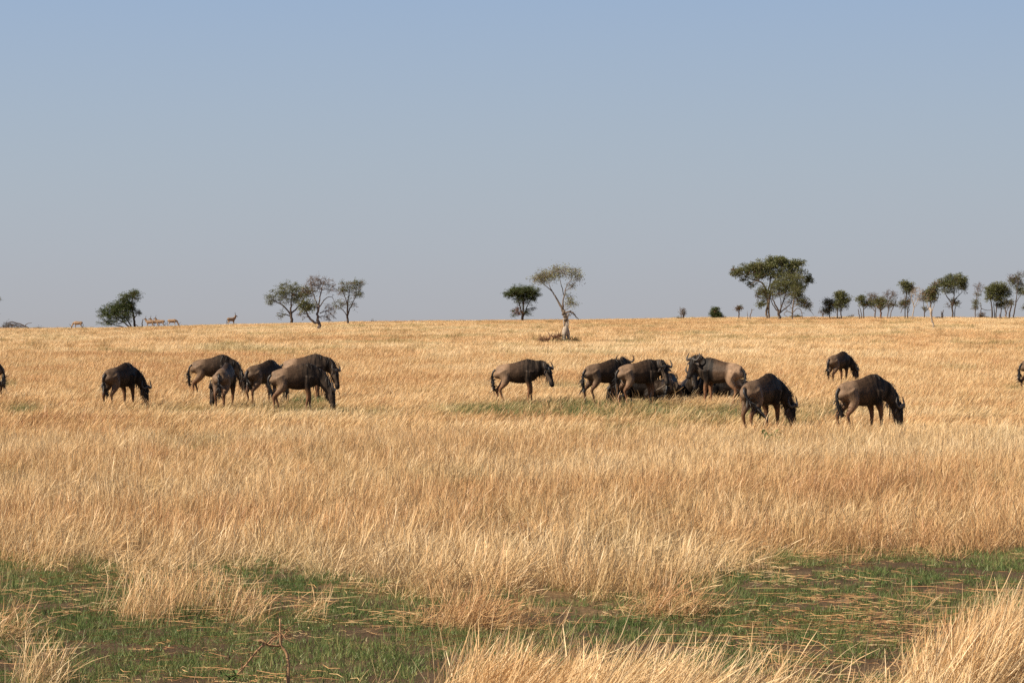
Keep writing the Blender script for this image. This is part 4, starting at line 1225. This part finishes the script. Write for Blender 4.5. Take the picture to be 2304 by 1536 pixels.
        # beard under jaw, throat and chest
        mb = MB()
        low = np.vstack([Rn[2:, :3] - U[2:] * Rn[2:, 3:4] * 0.9, Rh[3:14, :3] - up * Rh[3:14, 3:4] * 0.85])
        m = 100 if beard == 'pale' else 75
        q = r.integers(0, len(low), m)
        roots = low[q] + r.normal(0, 0.022, (m, 3))
        dirs = np.tile(np.array((0.05, 0, -1.0)), (m, 1))
        strands(mb, roots, dirs, r.uniform(0.06, 0.26 if beard == 'pale' else 0.19, m), 0.02, 0.2, r)
        mb.build('beard', PALE_HAIR if beard == 'pale' else HAIR, bo)
    return root

G1, G2, G3 = 'wildebeest grazing and standing on the plain', 'wildebeest lying in the grass', 'tan antelopes on the far left skyline'
def at(u, v): return ground_at(u, v)
def gnu(label, u, v, yaw, **kw):
    lying = kw.get('lying', False)
    return animal('wildebeest', label, 'wildebeest', G2 if lying else G1, at(u, v), yaw, **kw)

# (u, v): the place on the ground under the middle of the animal
gnu('dark wildebeest cut off by the left picture edge', -39, 900, 165, pose='graze', seed=1, dark=0.6, legs=(.05, -.05, .08, -.05))
gnu('lone grazing wildebeest at far left with a sharp hump and a curved horn', 268, 921, 60, size=.97, pose='graze', seed=2, dark=0.5, turn=-18, hturn=-62, legs=(.02, .10, -.02, .05), tailswing=(0.10, 0.30))
gnu('grazing wildebeest in side view behind the one with its rump to us', 476, 893, 6, pose='graze', seed=3, hturn=-20, legs=(.05, -.05, .06, -.08))
gnu('wildebeest seen from behind with its head lowered to the left', 505, 922, 82, pose='graze', seed=4, turn=62, hturn=30, pale=0.05, dark=0.1, legs=(0, .05, .04, -.06), tailswing=(-.05, .0), head_raise=0.03, size=0.97)
gnu('dark wildebeest seen from behind at an angle, middle of the left cluster', 590, 912, 52, pose='graze', seed=5, dark=0.45, legs=(.04, -.04, .05, -.05), tailswing=(-.05, .25), size=0.98)
gnu('paler long backed wildebeest standing behind the left cluster, head facing right', 684, 898, 2, pose='mid', seed=6, size=1.06, pale=0.6, hpitch=80, hturn=-22, head_raise=-0.16, legs=(.03, -.03, .05, -.05))
gnu('front wildebeest of the left cluster with its muzzle buried in grass', 662, 929, 12, pose='graze', seed=7, pale=.25, turn=-10, legs=(.06, -.10, .10, -.07), tailswing=(-.04, .16))
gnu('lone wildebeest standing in side view with its head half lowered', 1162, 910, 0, pose='mid', seed=8, pale=0.6, hturn=-28, hpitch=72, head_raise=.05, legs=(.06, -.06, -.06, .10), tailswing=(0, .05), size=1.03)
gnu('dark brown wildebeest at the left of the resting group, head raised behind its neighbour', 1358, 910, 30, pose='up', seed=9, dark=0.2, turn=8, hturn=60, head_raise=-.03, legs=(.02, -.02, -.08, .10), tailswing=(0, .02), size=1.02)
gnu('wildebeest with wide horns turning its face to the camera, over the resting ones', 1436, 912, 22, pose='up', seed=10, pale=.4, turn=-24, hturn=-48, head_raise=-.16, hpitch=74, legs=(.03, -.02, -.06, .10), tailswing=(0, .08), size=1.02)
gnu('wildebeest facing left with a pale rump and upright horns', 1623, 913, 154, pose='up', seed=11, pale=0.85, turn=18, hturn=42, hpitch=70, head_raise=.0, legs=(.05, -.06, .10, -.04), tailswing=(.05, .05), size=1.04)
gnu('dark grazing wildebeest swinging its tail, front of the right group', 1712, 977, 50, pose='graze', seed=12, dark=0.25, turn=-14, hturn=-62, legs=(.04, .10, .08, -.06), tailswing=(-.30, .42), size=.96)
gnu('small distant wildebeest grazing beyond the pale bearded one', 1886, 866, 48, pose='graze', seed=13, dark=0.15, turn=-20, hturn=-45, legs=(.02, -.05, .06, -.04), size=0.98)
gnu('grazing wildebeest with a pale beard at the right of the herd', 1938, 977, 30, pose='graze', seed=14, pale=0.3, beard='pale', turn=-8, hturn=-48, legs=(.0, .10, -.06, .10), tailswing=(-.05, .14), size=.95)
gnu('wildebeest cut off by the right picture edge with only its rump showing', 2339, 886, 8, pose='graze', seed=15, dark=0.3, legs=(.05, -.05, -.10, .06))
# resting ones: dark puts the shade of the standing herd into their coats
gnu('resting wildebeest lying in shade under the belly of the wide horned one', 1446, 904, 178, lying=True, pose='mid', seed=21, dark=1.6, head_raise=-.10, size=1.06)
gnu('shade darkened resting wildebeest with its back to us, left of the two resting faces', 1506, 905, 80, lying=True, pose='up', seed=22, dark=1.6, turn=20, head_raise=-.18, size=1.1)
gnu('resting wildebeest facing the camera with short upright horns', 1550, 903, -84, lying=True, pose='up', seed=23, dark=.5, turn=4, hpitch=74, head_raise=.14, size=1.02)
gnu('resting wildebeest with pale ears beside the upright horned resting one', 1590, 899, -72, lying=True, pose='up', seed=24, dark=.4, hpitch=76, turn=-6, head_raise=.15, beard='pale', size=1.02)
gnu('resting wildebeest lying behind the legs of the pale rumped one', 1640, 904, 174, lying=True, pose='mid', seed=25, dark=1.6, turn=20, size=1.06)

# distant antelopes: two poses, then copies of the thing and its parts
def copy_tree(o, parent=None):
    c = o.copy()
    COL.objects.link(c)
    if parent is not None: c.parent = parent
    for ch in list(o.children): copy_tree(ch, c)
    return c
def far_place(u, d):
    x = (u - 1152) / F * d
    return Vector((x, d, float(gz(x, d))))
ant1 = animal('antelope', 'single tan antelope grazing far left of the leaning green tree', 'antelope', G3, far_place(176, 342), 8, pose='graze', species='antelope', seed=31, size=1.0, voxel=0.03)
ant1.rotation_euler[2] = math.radians(180)
ant2 = animal('antelope', 'tan antelope walking left, nearest to the upright dead stump', 'antelope', G3, far_place(338, 342), 180, pose='up', species='antelope', seed=32, size=0.95, voxel=0.03, legs=(.08, -.08, -.1, .1))
for (src, u, d, yaw, sz, lab) in ((ant2, 349, 345, 178, .95, 'tan antelope in the middle of the walking three'), (ant2, 361, 342, 182, .98, 'tan antelope last of the walking three'),
                                 (ant1, 387, 344, 5, 1.0, 'tan antelope grazing to the right of the walking three'), (ant2, 520, 342, 38, 1.05, 'brown antelope alone between the leaning tree and the trio')):
    c = copy_tree(src)
    c.location = far_place(u, d)
    c.rotation_euler = (0, 0, math.radians(yaw))
    c.scale = (sz, sz, sz)
    c['label'] = lab

# ------------------------------------------------------------------ small plants in the grass
def sprout(name, label, u, v, stems, leafmat, stemmat, leaf_len, seed, cat='plant'):
    r = np.random.default_rng(seed)
    B = ground_at(u, v)
    root = empty(name, B)
    tag(root, label, cat)
    sc = B.y / F
    mb = MB()
    for st in stems:
        P = np.array([((a - u) * sc, d, (v - b) * sc) for (a, b, d) in st])
        V, Fc = tube(P, np.linspace(0.008, 0.003, len(P)), seg=5, n=3)
        mb.add(V, Fc)
    mb.build('stem', stemmat, root)
    for st in stems:
        P = catmull(np.array([((a - u) * sc, d, (v - b) * sc) for (a, b, d) in st]), 3)
        for p in P[3:]:
            for k in range(2):
                d = nrm(r.normal(0, 1, 3) * np.array((1, 1, 0.5)) + np.array((0, 0, .25)))
                s = nrm(np.cross(d, (0, 0, 1)) + r.normal(0, .3, 3))
                L = leaf_len * r.uniform(.6, 1.2)
                m = MB()
                V, Fc = ribbon([p, p + d * L * .3, p + d * L * .7 - np.array((0, 0, .02)), p + d * L - np.array((0, 0, .06)) * L / .2], [.008, L * .28, L * .24, .004], s)
                m.add(V, Fc)
                m.build('leaf', leafmat, root)
    return root
sprout('leafy_weed', 'bright green leafy weed in front of the tail swinging wildebeest', 1735, 1003, [[(1735, 1003, 0), (1733, 985, .05), (1722, 968, .1)], [(1735, 1003, 0), (1742, 984, 0), (1752, 966, -.05)], [(1735, 1003, 0), (1724, 995, -.1), (1716, 988, -.1)], [(1736, 1003, 0), (1748, 994, -.05), (1756, 985, -.05)]], LEAF_BRIGHT, LEAF_BRIGHT, 0.17, 5)
sprout('leafy_weed', 'low broad leaved green weed at the bottom edge left of centre', 518, 1534, [[(518, 1534, 0), (514, 1524, 0), (508, 1516, -.03)], [(518, 1534, 0), (528, 1524, 0), (538, 1518, 0)]], LEAF_BRIGHT, LEAF_BRIGHT, 0.09, 6)
# dry branching weed in the open strip
def dry_weed(name, label, u, v, limbs, mat, seed):
    B = ground_at(u, v)
    root = empty(name, B)
    tag(root, label, 'dead plant')
    sc = B.y / F
    mb = MB()
    r = np.random.default_rng(seed)
    for (pts, r0, r1) in limbs:
        P = np.array([((a - u) * sc, d, (v - b) * sc) for (a, b, d) in pts])
        V, Fc = tube(P, np.linspace(r0, r1, len(P)), seg=6, n=3)
        mb.add(V, Fc)
    mb.build('stem', mat, root)
    mb = MB()
    for (pts, r0, r1) in limbs[1:]:
        P = catmull(np.array([((a - u) * sc, d, (v - b) * sc) for (a, b, d) in pts]), 4)
        for k in range(14):
            p = P[r.integers(2, len(P))]
            e = p + r.normal(0, 1, 3) * np.array((.05, .05, .03))
            V, Fc = tube(np.array([p, (p + e) / 2 + r.normal(0, .01, 3), e]), [.003, .0025, .0015], seg=3)
            mb.add(V, Fc)
    mb.build('twigs', mat, root)
    return root
dry_weed('dry_weed', 'reddish dead branching weed stem rising from the bottom edge', 646, 1560, [([(646, 1562, 0), (648, 1520, 0), (645, 1475, .02), (632, 1455, .02), (630, 1436, .02), (628, 1395, .05)], .013, .006),
        ([(630, 1455, .02), (610, 1454, 0), (595, 1446, -.05), (583, 1440, -.08)], .008, .004), ([(595, 1448, -.05), (575, 1468, -.1), (560, 1488, -.12), (538, 1512, -.14)], .009, .005), ([(600, 1452, 0), (612, 1440, .05), (625, 1432, .08)], .006, .003), ([(631, 1440, .02), (640, 1430, .03), (648, 1418, .05)], .006, .003)], BARK_TAN, 8)
dry_weed('fallen_stick', 'bent pale brown stick leaning among the resting wildebeest', 1462, 912, [([(1460, 914, 0), (1466, 884, 0), (1482, 876, .0), (1492, 870, .02), (1502, 862, .05)], .022, .026)], BARK_PALE, 9)
